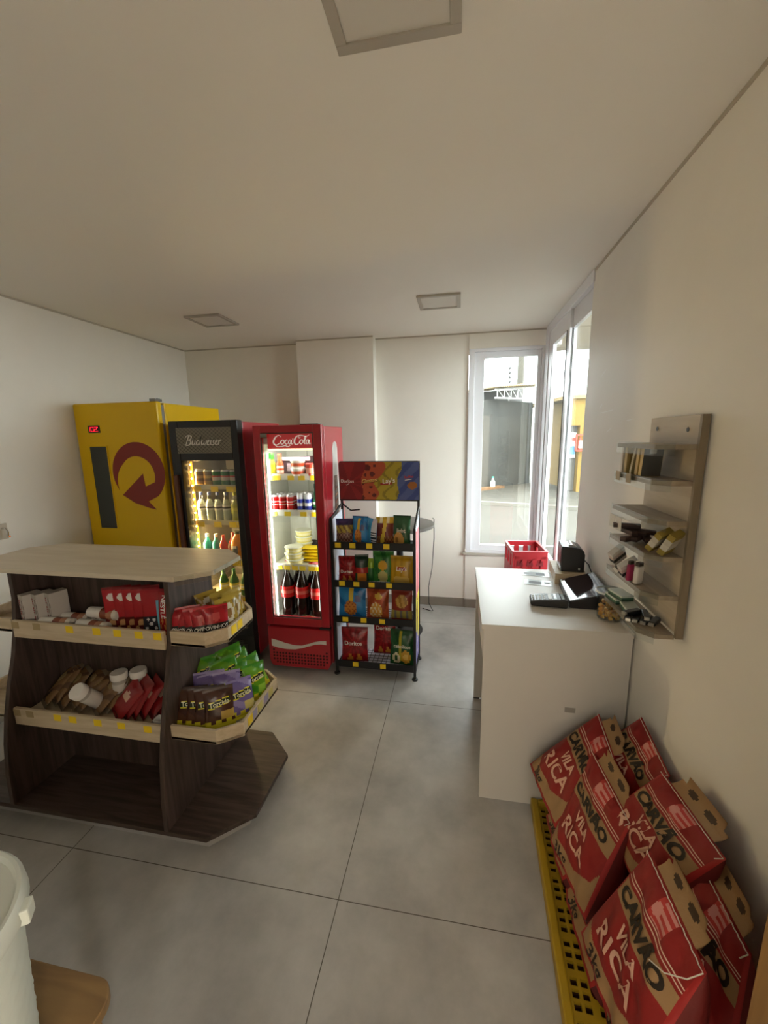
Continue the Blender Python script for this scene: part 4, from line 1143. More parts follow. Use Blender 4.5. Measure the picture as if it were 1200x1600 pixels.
# upper end tray: red and gold nut bags
def rednut(u, v):
    if v > .93: return 'c3202c'
    if v < .1: return '3a2620' if math.sin(u*30) > 0 else 'a37a5a'
    if v < .24: return 'b89878' if math.sin(u*30)*math.sin(v*60) > -.2 else '7a5238'
    if v < .42: return '1d1714'
    if disc(u, v, .5, .66, .17, 1.2): return 'c04a4a'
    return 'a8121f' if math.sin(u*12+v*8) > -.6 else '8f0f1a'
def goldnut(u, v):
    if v > .9: return 'b59a3a'
    if v < .2: return '1f1815'
    if disc(u, v, .5, .55, .28): return 'd8cfb5' if not disc(u, v, .5, .55, .14) else '8f6a3a'
    return 'a3862c' if math.sin(u*14+v*6) > -.3 else '7a611c'
rn = Proto(pack('nut_bag', .105, .135, .03, rednut, '', 'nuts', [('OVINHOS', .5, .33, .0155, 'f0ebe2')]))
for i, (x, y) in enumerate(((-1.150, 1.437), (-1.118, 1.441), (-1.086, 1.446), (-1.054, 1.452), (-1.018, 1.474))):
    rn.put((x, y, .90), (R(-14+rng.uniform(-5, 5)), R(rng.uniform(-5, 5)), R(34+3*i+rng.uniform(-4, 4))), 'red nut bag with black band on the upper end tray, %s from the panel' % ORD[i], 'red nut bags')
gn = Proto(pack('nut_bag', .10, .15, .034, goldnut, '', 'nuts', ()))
for i, (x, y, rz) in enumerate(((-.992, 1.535, 62), (-.998, 1.585, 66), (-1.05, 1.565, 55), (-1.005, 1.635, 70), (-1.06, 1.625, 60), (-1.115, 1.595, 50))):
    gn.put((x, y, .90), (R(-12+rng.uniform(-6, 6)), R(rng.uniform(-7, 7)), R(rz)), 'gold nut bag on the upper end tray, %s' % ('nearest the tray corner', 'second along the outer edge', 'close behind the red bags', 'third along the outer edge', 'middle of the rear pair', 'deepest against the panel')[i], 'gold nut bags')
# lower end tray: chip bags
def corn(c1, c2, c3):
    def f(u, v):
        if v > .94: return c2
        if v < .2: return 'c9c02c' if (v < .12 or math.sin(u*18) > 0) else c1
        if .5 < v < .74 and .12 < u < .88 and abs(v-.62-(u-.5)*.12) < .085: return 'd8cf35' if not abs(v-.62-(u-.5)*.12) < .06 else '22301c'
        if u > .55 and v < .42: return c3
        return c1 if math.sin(v*9+u*4) > -.7 else c2
    return f
TX = [('Torcida', .5, .62, .020, 'dfe0b8', 0, 5)]
br = Proto(pack('corn_snack_bag', .125, .17, .04, corn('4a2c20', '3a2119', 'b89a4a'), '', 'corn snack', TX, 26, 34))
pu = Proto(pack('corn_snack_bag', .12, .17, .04, corn('6d5f96', '8f84b5', 'c9bb70'), '', 'corn snack', TX, 26, 34))
ge = Proto(pack('corn_snack_bag', .12, .175, .04, corn('5f9a1e', '3f8a22', '8fbf3a'), '', 'corn snack', TX, 26, 34))
for i, (x, y) in enumerate(((-1.135, 1.398), (-1.092, 1.402), (-1.049, 1.405), (-1.004, 1.415))):
    br.put((x, y, .502), (R(-20+rng.uniform(-5, 5)), R(rng.uniform(-6, 6)), R(24+4*i)), 'brown corn snack bag in the lower end tray, %s from the panel' % ORD[i], 'brown corn snack bags')
for i, (x, y, z, rz) in enumerate(((-.935, 1.49, .502, 55), (-1.10, 1.475, .53, 26), (-1.057, 1.48, .53, 30), (-1.012, 1.49, .53, 34))):
    pu.put((x, y, z), (R(-24+rng.uniform(-5, 5)), R(rng.uniform(-9, 9)), R(rz)), 'purple corn snack bag, %s' % ('alone at the front corner', 'leftmost behind the brown row', 'middle behind the brown row', 'right behind the brown row')[i], 'purple corn snack bags')
for i, (x, y, z, rz) in enumerate(((-.932, 1.60, .51, 62), (-.978, 1.575, .535, 55), (-1.025, 1.57, .56, 45), (-.94, 1.66, .53, 66), (-.99, 1.645, .56, 58), (-1.04, 1.64, .58, 50), (-1.09, 1.56, .565, 30), (-1.135, 1.545, .56, 25))):
    ge.put((x, y, z), (R(-22+rng.uniform(-7, 7)), R(rng.uniform(-12, 12)), R(rz)), 'green corn snack bag on the lower end tray, %s' % ('lowest at the outer edge', 'second from the outer edge', 'third from the outer edge', 'rear outermost', 'rear second', 'rear third', 'above the purple row', 'nearest the panel')[i], 'green corn snack bags')

# ================================================================== COUNTER
WL = mat('white_laminate', 'd6d1c8', .35, noise=(5, .015))
ct = thing('checkout_counter', 'white laminate checkout counter against the right wall', 'counter', (.43, 2.15, 0))
MB().box(-.318, .308, -.408, .405, .882, .907).build('counter_top', WL, ct, bevel=.0015)
fp = MB().box(-.308, .306, -.405, -.387, 0, .882).build('front_panel', WL, ct, bevel=.001)
MB().box(.055, .10, -.4066, -.405, .508, .532).build('vent_plate', mat('plate_grey', 'a39d94', .4), fp)
MB().box(-.308, .306, .36, .378, .01, .882).build('rear_panel', WL, ct, bevel=.001)
MB().box(.288, .306, -.387, .36, .01, .882).build('side_panel', WL, ct)
MB().box(-.295, -.277, -.387, .36, .62, .882).build('drawer_front', WL, ct)
MB().box(-.308, -.27, .365, .378, 0, .01).build('foot', BLACKP, ct)
TOP = .9075
# card machine
cm = thing('card_machine', 'black card payment machine with keypad on the white counter', 'card machine', (.448, 2.01, TOP), R(-6))
MB().prism([(-.088, .012), (-.08, .002), (.078, .002), (.086, .01), (.086, .04), (.05, .045), (-.05, .036), (-.086, .028)], 'y', -.045, .045).build('body', BLACKP, cm, bevel=.005)
g = MB()
for r_ in range(4):
    for k in range(3):
        g.box(-.078+r_*.017, -.0685+r_*.017, -.031+k*.022, -.018+k*.022, .030+r_*.0016, .0345+r_*.0016)
g.build('keypad', mat('key_grey', 'c9c9c4', .4), cm, bevel=.001)
MB().add([(.022, -.032, .0432), (.068, -.032, .0446), (.068, .034, .0446), (.022, .034, .0432)], [(0, 1, 2, 3)]).build('screen', mat('screen_pale', 'b8cbd0', .15), cm)
MB().add([(-.004, -.034, .0412), (.012, -.034, .0424), (.012, .036, .0424), (-.004, .036, .0412)], [(0, 1, 2, 3)]).build('function_strip', mat('strip_pale', 'd5d5d0', .3), cm)
cbx = MB().tube([(.535, 2.03, TOP+.014), (.57, 2.045, TOP+.006), (.605, 2.035, TOP+.005), (.64, 2.03, TOP+.012), (.70, 2.03, TOP+.005), (.735, 2.05, TOP+.005)], .0035, 6).box(.598, .634, 2.022, 2.046, TOP, TOP+.02)
tag(cbx.build('charger_cable', BLACKP, smooth=False), 'black charging cable with square adapter from the card machine', 'cable')
# slanted touch terminal
tm = thing('touch_terminal', 'black wedge touch terminal with glossy slanted screen', 'terminal', (.640, 2.125, TOP), R(-4))
MB().prism([(-.092, 0), (.085, 0), (.085, .085), (.078, .09), (-.092, .034)], 'y', -.155, .155).build('body', BLACKP, tm, bevel=.003)
def slope(t, y, off=0): return (-.090+.166*t, y, .0354+.0546*t+off)
sc_ = MB().add([slope(.06, -.145), slope(.97, -.145), slope(.97, .145), slope(.06, .145)], [(0, 1, 2, 3)]).build('screen', mat('black_screen', '2a1c1e', .06, spec=.9), tm)
MB().add([slope(0, -.15, .001), slope(.06, -.15, .001), slope(.06, .15, .001), slope(0, .15, .001)], [(0, 1, 2, 3)]).build('bezel_glint', mat('glint_pale', 'cfdadd', .3), tm)  # bezel edge coloured pale as the window's reflection
# wooden stand and black printer
ws = thing('wooden_stand', 'light wooden box stand under the small black printer', 'stand', (.632, 2.43, TOP), R(-5))
MB().box(-.08, .085, -.13, .13, .048, .06).box(-.08, -.068, -.13, .13, 0, .048).box(.073, .085, -.13, .13, 0, .048).box(-.068, .073, -.13, -.118, 0, .048).build('box', LW, ws, bevel=.001)
pr = thing('receipt_printer', 'small black printer with rounded shoulder on the wooden stand', 'printer', (.645, 2.42, TOP+.0605), R(-5))
MB().prism([(-.06, 0), (.062, 0), (.062, .10), (.055, .122), (.04, .135), (.015, .142), (-.06, .146)], 'y', -.075, .075).build('body', BLACKP, pr, bevel=.004)
MB().box(-.0625, -.0602, -.06, .06, .03, .128).build('front_plate', mat('printer_grey', '4a4c4e', .3), pr)
MB().box(-.064, -.0605, -.062, .062, .012, .02).build('trim_line', mat('silver_trim', 'b8bab8', .3, .6), pr)
MB().lathe([(.006, -.0765), (.006, -.0748)], .035, 0, 10, axis='y', cz=.02).build('badge', mat('badge_white', 'dfdfda', .4), pr)
MB().lathe([(.03, -.05), (.034, -.048), (.034, .048), (.03, .05)], -.005, 0, 18, axis='y', cz=.118).build('lid', mat('lid_grey', 'aeb4b2', .3), pr, smooth=True)
tag(MB().tube([(.71, 2.405, TOP+.12), (.73, 2.37, TOP+.10), (.733, 2.30, TOP+.06), (.735, 2.24, TOP+.03), (.735, 2.22, TOP+.006)], .003, 6).build('printer_cable', BLACKP, smooth=True), 'thin black cable curving behind the printer along the wall', 'cable')
# clear tub of sweets
tb_ = thing('sweets_tub', 'clear plastic tub half full of yellow sweets on the counter', 'tub', (.683, 1.88, TOP))
MB().lathe([(.0, .0015), (.048, .0015), (.051, .006), (.060, .128), (.064, .130), (.064, .134), (.059, .134), (.0495, .008), (.0, .006)], n=36, cap=False).build('shell', CLEAR, tb_, smooth=True)
MB().lathe([(.0605, .127), (.0655, .129), (.0655, .134), (.0605, .136)], n=36, cap=False).build('rim', mat('rim_clear', 'cfd2d0', .25), tb_, smooth=True)
sw = MB()
sw.lathe([(.0045, -.008), (.0095, -.006), (.0095, .006), (.0045, .008)], 0, 0, 10, 0, [lin('d99a3a'), lin('e8b85a'), lin('d99a3a')], True, 'x')
sw = sw.build('wrapped_sweet', GLOSS, smooth=True)
tag(sw, '', 'sweet')
sP = Proto(sw)
k_ = 0
for lay, nn in enumerate((9, 9, 8, 7, 4)):
    for i in range(nn):
        rr = .037 if i < nn-2 else .012
        a = 2*PI*i/max(1, nn-2)+lay*.5
        z = .017+lay*.0135
        sP.put((.683+rr*math.cos(a), 1.88+rr*math.sin(a), TOP+z), (rng.uniform(-.3, .3), rng.uniform(-.3, .3), rng.uniform(0, 6)), 'yellow wrapped sweet among those in the clear tub', 'sweets in the clear tub')
# two clear stickers
def sticker(loc, rz, w, d, lab, blocks):
    t = thing('counter_card', lab, 'card', loc, rz)
    MB().box(-w/2, w/2, -d/2, d/2, 0, .0012).build('sheet', mat('card_pale', 'c9d2d4', .2), t)
    g = MB()
    for x0_, x1_, y0_, y1_, c_ in blocks: g.box(x0_*w, x1_*w, y0_*d, y1_*d, .0012, .0015, col=lin(c_))
    g.build('print', PAPER, t)
sticker((.465, 2.46, TOP), R(-8), .17, .075, 'pale printed card on the counter, nearer the red crate', [(-.4, -.12, -.3, .3, 'aab2b8'), (.0, .3, -.32, .32, '7f8a94')])
sticker((.455, 2.31, TOP), R(-10), .15, .085, 'pale printed card on the counter, nearer the card machine', [(-.35, .1, -.25, .2, '6d747c'), (.2, .4, -.1, .25, '8f98a0')])

# ------------------------------------------------------------------ red bottle crates behind the counter
CRD = mat('crate_red', 'b3242e', .45)
def crate():
    t = thing('bottle_crate', '', 'crate')
    w, d, h, th = .245, .31, .30, .012
    g = MB()
    for sx in (-1, 1):
        x = sx*(w/2-th/2)
        g.box(x-th/2, x+th/2, -d/2, d/2, 0, .17).box(x-th/2, x+th/2, -d/2, d/2, .265, h)
        for y in (-d/2+.02, -.045, .045, d/2-.02): g.box(x-th/2, x+th/2, y-.02, y+.02, .17, .265)
    for sy in (-1, 1):
        y = sy*(d/2-th/2)
        g.box(-w/2+th, w/2-th, y-th/2, y+th/2, 0, .17).box(-w/2+th, w/2-th, y-th/2, y+th/2, .265 if sy > 0 else .24, h)
        for x in (-w/2+.03, -.035, .035, w/2-.03): g.box(x-.018, x+.018, y-th/2, y+th/2, .17, .265)
        if sy < 0: g.box(-w/2+th, w/2-th, y+.002, y+th/2, .17, .24)
    g.build('shell', CRD, t, bevel=.002)
    MB().box(-w/2+.012, w/2-.012, -d/2+.012, d/2-.012, 0, .008).build('base', CRD, t)
    frame(MB(), -w/2-.004, w/2+.004, -d/2-.004, d/2+.004, .018, .018, .018, .018, h-.008, h+.003)
    g = MB()
    for x0_, x1_, y0_, y1_ in ((-w/2-.004, w/2+.004, -d/2-.004, -d/2+.014), (-w/2-.004, w/2+.004, d/2-.014, d/2+.004), (-w/2-.004, -w/2+.014, -d/2+.014, d/2-.014), (w/2-.014, w/2+.004, -d/2+.014, d/2-.014)):
        g.box(x0_, x1_, y0_, y1_, h-.006, h+.002)
    g.build('rim', mat('crate_rim', 'c2404a', .35), t, bevel=.002)
    g = MB()
    for x in (-.07, .0, .07):
        g.prism([(x-.025, .19), (x-.015, .235), (x, .21), (x+.015, .235), (x+.025, .19), (x+.015, .19), (x, .195), (x-.015, .19)], 'y', -d/2-.002, -d/2+.003)
    g.build('emblem', mat('crate_dark', '7d1720', .5), t)
    return t
cP = Proto(crate())
for i, l in enumerate(('bottom', 'middle', 'top')):
    cP.put((.505, 3.11, .3035*i), R(4), 'red plastic bottle crate behind the counter, %s of its stack' % l, 'red bottle crates')

# ================================================================== WALL SHELF
wsf = thing('wall_shelf', 'light wooden wall shelf with five open tiers and clear lips', 'shelf', (XR, 1.58, 0))
MB().box(-.024, -.004, -.165, .165, 1.075, 1.79).build('back_board', wood('shelf_wood', 'b9aa92', 'c5b7a0', (10, 1, 10), .5, 4), wsf, bevel=.001)
EDG = wood('shelf_edge_wood', '82745f', '93846d', (10, 10, 1), .5, 4)
MB().box(-.026, -.004, -.178, -.165, 1.06, 1.79).build('side_edge', EDG, wsf)
g = MB()
for y, z in ((-.10, 1.745), (.11, 1.75)): g.lathe([(.008, -.0252), (.008, -.0238)], 0, y, 12, axis='x', cz=z)
g.build('screw_hole', BLACKP, wsf)
SHZ = (1.70, 1.586, 1.457, 1.337, 1.205, 1.067)
SHW = wood('tier_wood', '958671', 'a59681', (10, 1.2, 10), .5, 4)
for i, z in enumerate(SHZ):
    P = [(-.024, -.165), (-.085, -.165), (-.125, -.125), (-.135, .165), (-.024, .165)]
    s_ = MB().prism(P, 'z', z-.016, z).build('tier', SHW, wsf, bevel=.001)
    g = MB()
    A_, B_ = (-.1265, -.125), (-.1365, .165)
    g.prism([A_, B_, (B_[0]-.002, B_[1]), (A_[0]-.002, A_[1])], 'z', z-.036, z+.006)
    g.prism([(-.085, -.1665), (-.1265, -.125), (-.128, -.1265), (-.0865, -.168)], 'z', z-.036, z+.006)
    g.build('clear_lip', CLEAR, s_)
    if i == 1:
        for y in (.02, .12): MB().box(-.1415, -.14, y-.02, y+.02, z-.026, z+.008).build('label_card', mat('label_tan', 'a8977a', .6), s_)
    if i == 2:
        for y in (.07, .135): MB().box(-.1425, -.1405, y-.026, y+.026, z-.085, z-.034).build('label_card', mat('label_white', 'd8d4cc', .6), s_)
SX = XR-.08
bg_ = 'slim cartons on the second tier of the wall shelf'
for i, (y, dz, rx, w_, c1, c2, l) in enumerate((
        (1.728, .098, 2, .018, 'd8d0c4', 'c9c1b4', 'pale slim carton at the window end'), (1.690, .108, 3, .026, 'b59a5e', 'a08850', 'gold slim carton second from the window end'),
        (1.640, .105, 21, .018, 'b0a078', '8f8258', 'gold slim carton leaning in the middle'), (1.592, .110, 8, .024, 'c2a45c', 'a88c4a', 'brightest gold slim carton'), (1.558, .110, 8, .026, 'c9ab62', '4b4b49', 'dark grey slim carton with pale square'))):
    g = MB().box(-.03, .03, -w_/2, w_/2, 0, dz, col=lin(c1)).box(-.0295, .0295, -w_/2-.0006, -w_/2, .001, dz-.001, col=lin(c2))
    if i == 4: g.box(-.012, .008, -w_/2-.001, -w_/2-.0006, dz*.72, dz*.92, col=lin('a9a79f'))
    o = tag(g.build('slim_carton', PAPER), l+' on the wall shelf', 'carton', bg_)
    o.location, o.rotation_euler = (SX-.012, y, 1.5885+math.sin(R(rx))*w_/2), (R(rx), 0, R(-4))
CIG = Proto(carton('chocolate_stick', .022, .09, .016, ['3a2a26', '4f3a34'], '', 'chocolate stick'))
for i in range(7):
    CIG.put((SX-.03+.018*(i % 3)*1.4, 1.60+.028*(i//3)+.012*(i % 2), 1.346+.018*(i//3)), (0, 0, R(-60+i*23)), 'dark wrapped chocolate stick in the pile on the fourth tier, %s from below' % ORD[i], 'dark chocolate sticks')
gp = Proto(carton('gum_pack', .055, .022, .085, ['98853c', 'c9c5bb', 'bdb8ab', '98843a'], '', 'pack'))
gp.put((SX-.005, 1.49, 1.352), (R(38), R(-14), R(28)), 'gold and white pack tilted at the camera end of the fourth tier', 'gold packs')
gp.put((SX+.015, 1.455, 1.345), (R(30), R(-10), R(36)), 'gold and brown pack behind the tilted white one on the fourth tier', 'gold packs')
wp = Proto(carton('lighter_box', .06, .022, .07, ['cfcbc4', '2a2a2c', 'c9b8b0', 'd4d0ca'], '', 'pack'))
for i, (x, y, z, r_) in enumerate(((SX-.03, 1.70, 1.238, (R(20), R(-35), R(20))), (SX-.04, 1.655, 1.223, (R(50), R(-20), R(30))), (SX-.025, 1.61, 1.212, (R(25), R(-30), R(10))))):
    wp.put((x, y, z), r_, 'white and dark pack tumbled on the fifth tier, %s from the window end' % ORD[i], 'tumbled packs on the fifth tier')
def lighter(nm, c_, lab):
    t = thing(nm, lab, 'lighter')
    MB().box(-.012, .012, -.007, .007, 0, .062).build('body', mat('lighter_'+c_, c_, .3), t, bevel=.004)
    MB().box(-.009, .009, -.006, .006, .062, .076).build('head', mat('lighter_metal', '5a5550', .3, .8), t, bevel=.002)
    return t
l1 = lighter('pocket_lighter', '9c2a55', 'magenta lighter standing at the camera end of the fifth tier')
l1.location, l1.rotation_euler = (SX-.045, 1.552, 1.2065), (R(2), 0, R(30))
l2 = lighter('pocket_lighter', 'd5d0c8', 'white lighter standing beside the magenta one')
l2.location, l2.rotation_euler = (SX-.028, 1.524, 1.2065), (R(2), 0, R(30))
l2.scale = (1.3, 1.3, 1.05)
gx_ = Proto(carton('mint_box', .05, .085, .022, ['2f4a3c', '3f6a52', 'c8d2c8'], '', 'box'))
gx_.put((SX-.025, 1.70, 1.0685), R(8), 'dark green box at the window end of the lowest tier, lower of two', 'green boxes on the lowest tier')
gx_.put((SX-.02, 1.675, 1.092), R(14), 'dark green box on top of the other at the window end', 'green boxes on the lowest tier')
gx_.put((SX-.012, 1.598, 1.0685), R(-4), 'dark green box in the middle of the lowest tier', 'green boxes on the lowest tier')
bl_ = thing('black_lighter', '', 'lighter')
MB().box(-.011, .011, -.04, .03, 0, .014).build('body', mat('lighter_black', '1d1f1f', .3), bl_, bevel=.003)
MB().box(-.008, .008, -.048, -.04, .002, .012).build('tip', mat('lighter_tip', 'b9b6ae', .3, .5), bl_)
bP = Proto(bl_)
for i, (x, y, z, a, b) in enumerate(((-.04, 1.545, 0, -20, 0), (-.014, 1.532, 0, -30, 0), (.012, 1.515, 0, -38, 0), (.036, 1.505, 0, -40, 0), (-.022, 1.545, .0145, -62, 0), (.01, 1.528, .0145, -15, 0))):
    bP.put((SX+x, y, 1.0685+z), (0, 0, R(a)), 'black lighter lying on the lowest shelf tier, %s of the heap' % ('first from the lip', 'second from the lip', 'third from the lip', 'nearest the wall', 'crosswise on top', 'upper one nearest the wall')[i], 'black lighters')

# ================================================================== CHARCOAL BAGS ON A YELLOW PALLET
YP = mat('yellow_plastic', 'ad8d1a', .5, noise=(14, .08))
pl = thing('plastic_pallet', 'yellow plastic pallet tray with square holes under the charcoal bags', 'pallet', (.36, 1.735, 0), R(-2.2))
g = MB()
Wp, Lp, zd = .355, 1.05, .028
# deck: bars left between rows of square holes
xs = [0.036]
cells = [.04+.031*k+(.012*(k//2)) for k in range(9)]
for k, cx_ in enumerate([.034]+cells):
    nxt = cells[k] if k < len(cells) else Wp-.012
    x_a = .03 if k == 0 else cx_+.021
    g.box(x_a, nxt, -Lp+.03, -.02, zd-.012, zd)
rows = []
y = -.03
kk = 0
while y > -Lp+.06:
    rows.append(y); y -= .030 if kk % 3 < 2 else .042; kk += 1
for cx_ in cells:
    ylast = -.02
    for y in rows:
        g.box(cx_, cx_+.021, y, ylast, zd-.012, zd)
        ylast = y-.021
    g.box(cx_, cx_+.021, -Lp+.03, ylast, zd-.012, zd)
g.build('deck', YP, pl)
g = MB().box(0, .03, -Lp, 0, 0, .05).box(Wp-.012, Wp, -Lp, 0, 0, .05).box(.03, Wp-.012, -.02, 0, 0, .05).box(.03, Wp-.012, -Lp, -Lp+.03, 0, .05)
g.build('rim', YP, pl, bevel=.006)
MB().box(.03, Wp-.012, -Lp+.03, -.02, .001, .004).build('base_sheet', mat('pallet_base', '4a2a14', .8), pl)

KRAFT, RDP = '9c7a52', '8a1e1a'
def carvao(u, v):
    """printed paper sack, u along the width, v from bottom seam to top seam"""
    if u < .03 or u > .97: return '9f2420'
    if v > .73:
        if .755 < v < .768 or .785 < v < .795: return 'd8b8a0'
        if .42 < u < .66 and .80 < v < .97: return 'cf8a80' if (math.sin(v*120) > .2 and u > .47) or disc(u, v, .46, .88, .05) else 'b83a34'
        return RDP
    if v > .58: return KRAFT
    # red shield with a slanting lower edge
    if v > .12+.0*u and v > .14+(.42*(u-.62) if u > .62 else 0)+(.10*(.2-u)/.2 if u < .2 else 0) and u < .97-.45*max(0, .42-v) and v < .56:
        return RDP
    if v < .03: return '8f221e'
    return KRAFT
SACK = printed('sack_paper', .6, bump=(35, .5), spec=.35)
THR = mat('seam_thread', 'd8cfc0', .8)
def sack(name, P0, P1, P2, P3, thick, lab, seed=0, tagged=True, slump=.0, bulge=.028):
    """paper sack by the four corners of its face: bottom far, bottom near, top near, top far"""
    rs = random.Random(seed)
    P0, P1, P2, P3 = map(Vector, (P0, P1, P2, P3))
    ctr = (P0+P1+P2+P3)/4
    nrm = (P1-P0).cross(P3-P0).normalized()
    if nrm.x > 0: nrm = -nrm
    t = thing(name, lab, 'charcoal bag', tuple(ctr), 0, 'charcoal bags')
    w, h = (P1-P0).length, (P3-P0).length
    ph = [rs.uniform(0, 6) for _ in range(8)]
    def face(u, v, off=0):
        p = P0.lerp(P1, u).lerp(P3.lerp(P2, u), v)
        b = (max(0, 1-abs(2*u-1)**2.6)**.6)*(max(0, 1-abs(2*v-.94)**2.4 if v < .97 else 0)**.6)
        wr = .006*math.sin(6*u+4*v+ph[0])+.005*math.sin(11*v-5*u+ph[1])+.003*math.sin(21*u+9*v+ph[2])+.0015*math.sin(33*v+14*u+ph[3])
        wr *= min(1, 5*u, 5*(1-u))*min(1, 6*(1-v))
        return p+nrm*(bulge*b+wr+off)-ctr
    def side(u, v):
        # back of the sack, pinched to the top seam
        k = (1-max(0, v)**3)
        p = P0.lerp(P1, u).lerp(P3.lerp(P2, u), v)
        return p-nrm*thick*k*(.75+.25*max(0, 1-abs(2*u-1)**3))-ctr
    g = MB()
    nu, nv = 84, 110
    g.grid(face, nu, nv, 0, lambda u, v: lin(carvao(u, v)))
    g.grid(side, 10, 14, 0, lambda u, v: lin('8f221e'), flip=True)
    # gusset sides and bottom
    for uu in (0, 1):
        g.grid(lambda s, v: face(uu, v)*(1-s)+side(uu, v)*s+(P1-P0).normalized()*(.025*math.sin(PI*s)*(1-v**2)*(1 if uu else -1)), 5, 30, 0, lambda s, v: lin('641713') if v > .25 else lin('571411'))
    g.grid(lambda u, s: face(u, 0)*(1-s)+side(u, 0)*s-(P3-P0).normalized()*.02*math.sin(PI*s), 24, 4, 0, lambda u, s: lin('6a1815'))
    def lettering(s_, tu, tv, ch, c_, wide=1., bold=.03):
        vs, fs, wd = text2d(s_, 0., bold)
        g.add([face(min(1, max(0, tu+(x-wd/2)*ch*wide/w)), tv+(y-.5)*ch/h, .0022) for x, y in vs], fs, 0, lin(c_))
    lettering('CARVÃO', .48, .655, .038*w/.28, '261c11', 1.06, .045)
    lettering('VILA', .5, .485, .036*w/.28, 'd8a890')
    lettering('RICA', .46, .315, .054*w/.28, 'd8a890', 1.0, .022)
    lettering('3kg', .30, .075, .036*w/.28, '33241a', 1., .018)
    g.build('sack', SACK, t, smooth=True, fix=False)
    up = ((P3-P0)+(P2-P1)).normalized()
    if tagged:
        # paper carrying tab with two oval slots above the stitched seam
        q = MB()
        u0, u1, hh = .16, .84, .062
        def tp(u, s): return P3.lerp(P2, u)+up*(s*hh)+nrm*(-.012*math.sin(PI*s)+.0)-ctr
        def tabc(u, v):
            if v > .55 and (u < .10 or u > .90): return None
            for c_ in (.30, .68):
                if ((u-c_)/.12)**2+((v-.5)/.17)**2 < 1: return '3f2c1c'
            return KRAFT
        for j in range(12):
            for i in range(30):
                c_ = tabc((i+.5)/30, (j+.5)/12)
                if not c_: continue
                a = [tp(u0+(u1-u0)*(i+di)/30, (j+dj)/12) for di, dj in ((0, 0), (1, 0), (1, 1), (0, 1))]
                q.add(a+[x-nrm*.0025 for x in a], [(0, 1, 2, 3), (7, 6, 5, 4)], 0, lin(c_))
        q.build('carry_tab', SACK, t, fix=False)
    pts = [P3.lerp(P2, k/20)-up*.004+nrm*(.006+.0025*(k % 2))-ctr for k in range(21)]
    e = pts[-1]
    pts += [e-up*.03+nrm*.02, e-up*.075+nrm*.03-(P2-P3).normalized()*.03, e-up*.10+nrm*.035-(P2-P3).normalized()*.065] if seed % 2 else [e-up*.015+nrm*.015]
    MB().tube(pts, .0014, 5).build('seam_thread', THR, t, smooth=True)
    return t
# upper layer, left column (far to near)
sack('charcoal_bag', (.335, 1.665, .29), (.375, 1.355, .30), (.598, 1.445, .525), (.60, 1.665, .572), .12, 'charcoal bag farthest back, leaning against the white counter', 2)
sack('charcoal_bag', (.355, 1.335, .265), (.405, 1.085, .27), (.553, 1.195, .530), (.535, 1.515, .515), .12, 'charcoal bag in the middle of the front column, its lettering partly folded', 4)
sack('charcoal_bag', (.372, 1.02, .315), (.405, .735, .315), (.528, .765, .625), (.522, 1.015, .635), .12, 'charcoal bag nearest the camera with a loose hanging thread', 1)
# column along the wall
sack('charcoal_bag', (.57, 1.64, .40), (.57, 1.37, .38), (.712, 1.32, .61), (.716, 1.56, .65), .04, 'charcoal bag in the corner between the counter and the wall, mostly hidden', 6, False, bulge=.015)
sack('charcoal_bag', (.50, 1.30, .43), (.545, 1.02, .44), (.672, .972, .69), (.668, 1.28, .655), .09, 'charcoal bag against the wall in the middle with its tab raised', 8)
sack('charcoal_bag', (.55, 1.0, .37), (.57, .72, .37), (.655, .835, .60), (.655, 1.02, .615), .08, 'charcoal bag against the wall nearest the wooden door', 10)
# the layer below, only its edges show
sack('charcoal_bag', (.40, 1.60, .10), (.405, 1.33, .10), (.66, 1.33, .36), (.66, 1.60, .36), .10, 'charcoal bag of the lower layer under the farthest one', 12, False)
sack('charcoal_bag', (.415, 1.32, .08), (.42, 1.04, .08), (.66, 1.04, .33), (.66, 1.31, .34), .10, 'charcoal bag of the lower layer under the middle one', 14, False)
sack('charcoal_bag', (.45, 1.03, .07), (.455, .745, .07), (.66, .745, .30), (.66, 1.03, .31), .10, 'charcoal bag of the lower layer under the nearest one', 16, False)

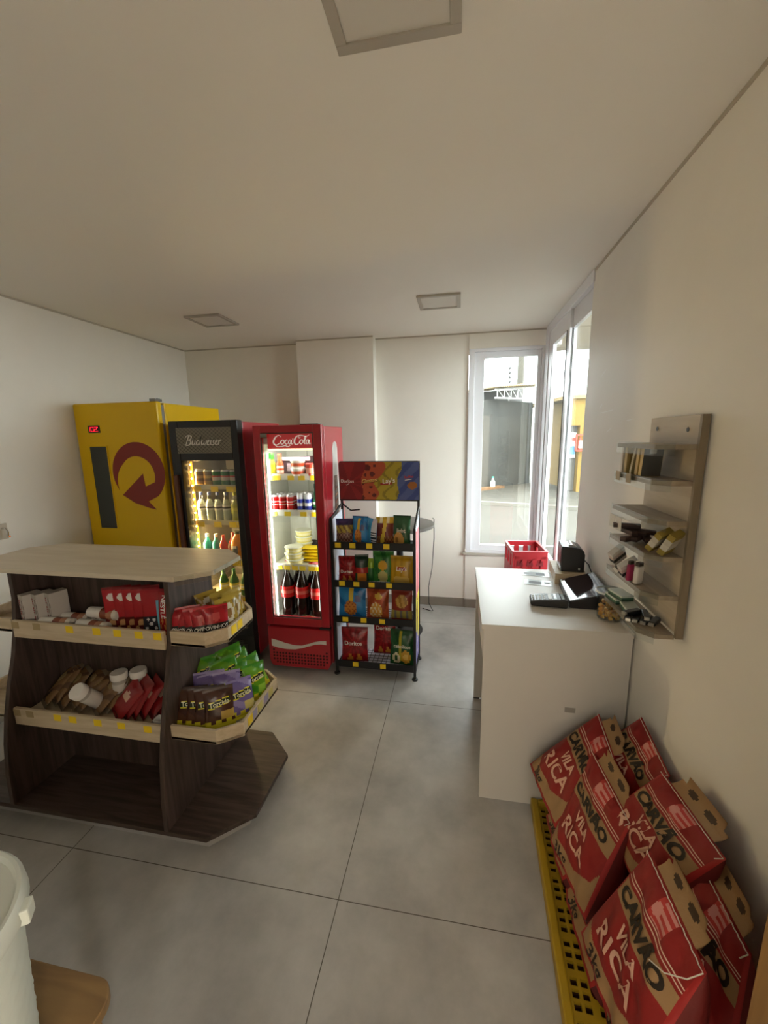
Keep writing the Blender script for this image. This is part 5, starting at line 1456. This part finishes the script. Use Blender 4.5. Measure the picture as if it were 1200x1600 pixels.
# ================================================================== LEFT FOREGROUND
stl = thing('wooden_stool', 'low wooden stool with rounded corner in the left foreground', 'stool', (-.94, .39, 0))
def rr2(x0, x1, y0, y1, r, n=8):
    P = []
    for cx_, cy_, a0 in ((x1-r, y1-r, 0), (x0+r, y1-r, 90), (x0+r, y0+r, 180), (x1-r, y0+r, 270)):
        for k in range(n+1):
            a = R(a0+90*k/n)
            P.append((cx_+r*math.cos(a), cy_+r*math.sin(a)))
    return P
ST = wood('stool_wood', '7d603c', '8d6f45', (1, 8, 8), .5, 4)
MB().prism(rr2(-.21, .20, -.20, .20, .05), 'z', .505, .53).build('seat', ST, stl, bevel=.003)
for sx in (-1, 1):
    for sy in (-1, 1): MB().box(sx*.15-.02, sx*.15+.02, sy*.15-.02, sy*.15+.02, 0, .505).build('leg', ST, stl, bevel=.003)
bn = thing('waste_bin', 'white textured bin with rounded lid on the stool at the left edge', 'bin', (-.862, .345, .5305))
BINW = mat('bin_white', 'cfd3c6', .6)
g = MB()
nz, na = 30, 120
def bs(u, v):
    a = 2*PI*u
    r = .133+.018*v+.0024*math.sin(v*60+4*a*3)*math.sin(a*24)
    return (r*math.cos(a), r*math.sin(a), .40*v)
g.grid(bs, na, nz, 0)
g.lathe([(.0, 0), (.133, 0)], n=24, cap=False)
g.build('body', BINW, bn, smooth=True)
MB().lathe([(.148, .400), (.164, .402), (.166, .41), (.164, .43), (.158, .438), (.152, .438), (.147, .43), (.0, .428)], n=48, cap=False).build('lid', mat('bin_lid', 'c9ccc0', .45), bn, smooth=True)
MB().box(.155, .176, -.014, .014, .398, .428).build('catch', BINW, bn, bevel=.003, rot=(0, 0, R(35)))
hk = thing('wall_hook', 'small chrome hook on a plate on the left wall', 'hook', (XL, 2.02, 1.19))
MB().box(0, .006, -.03, .03, -.05, .05).build('plate', mat('hook_plate', 'c9bfae', .4), hk)
MB().tube([(.006, 0, .02), (.03, 0, .02), (.045, 0, .0), (.04, 0, -.03), (.055, 0, -.03)], .006, 8).build('hook', mat('chrome', 'd8d8d8', .15, 1.), hk, smooth=True)
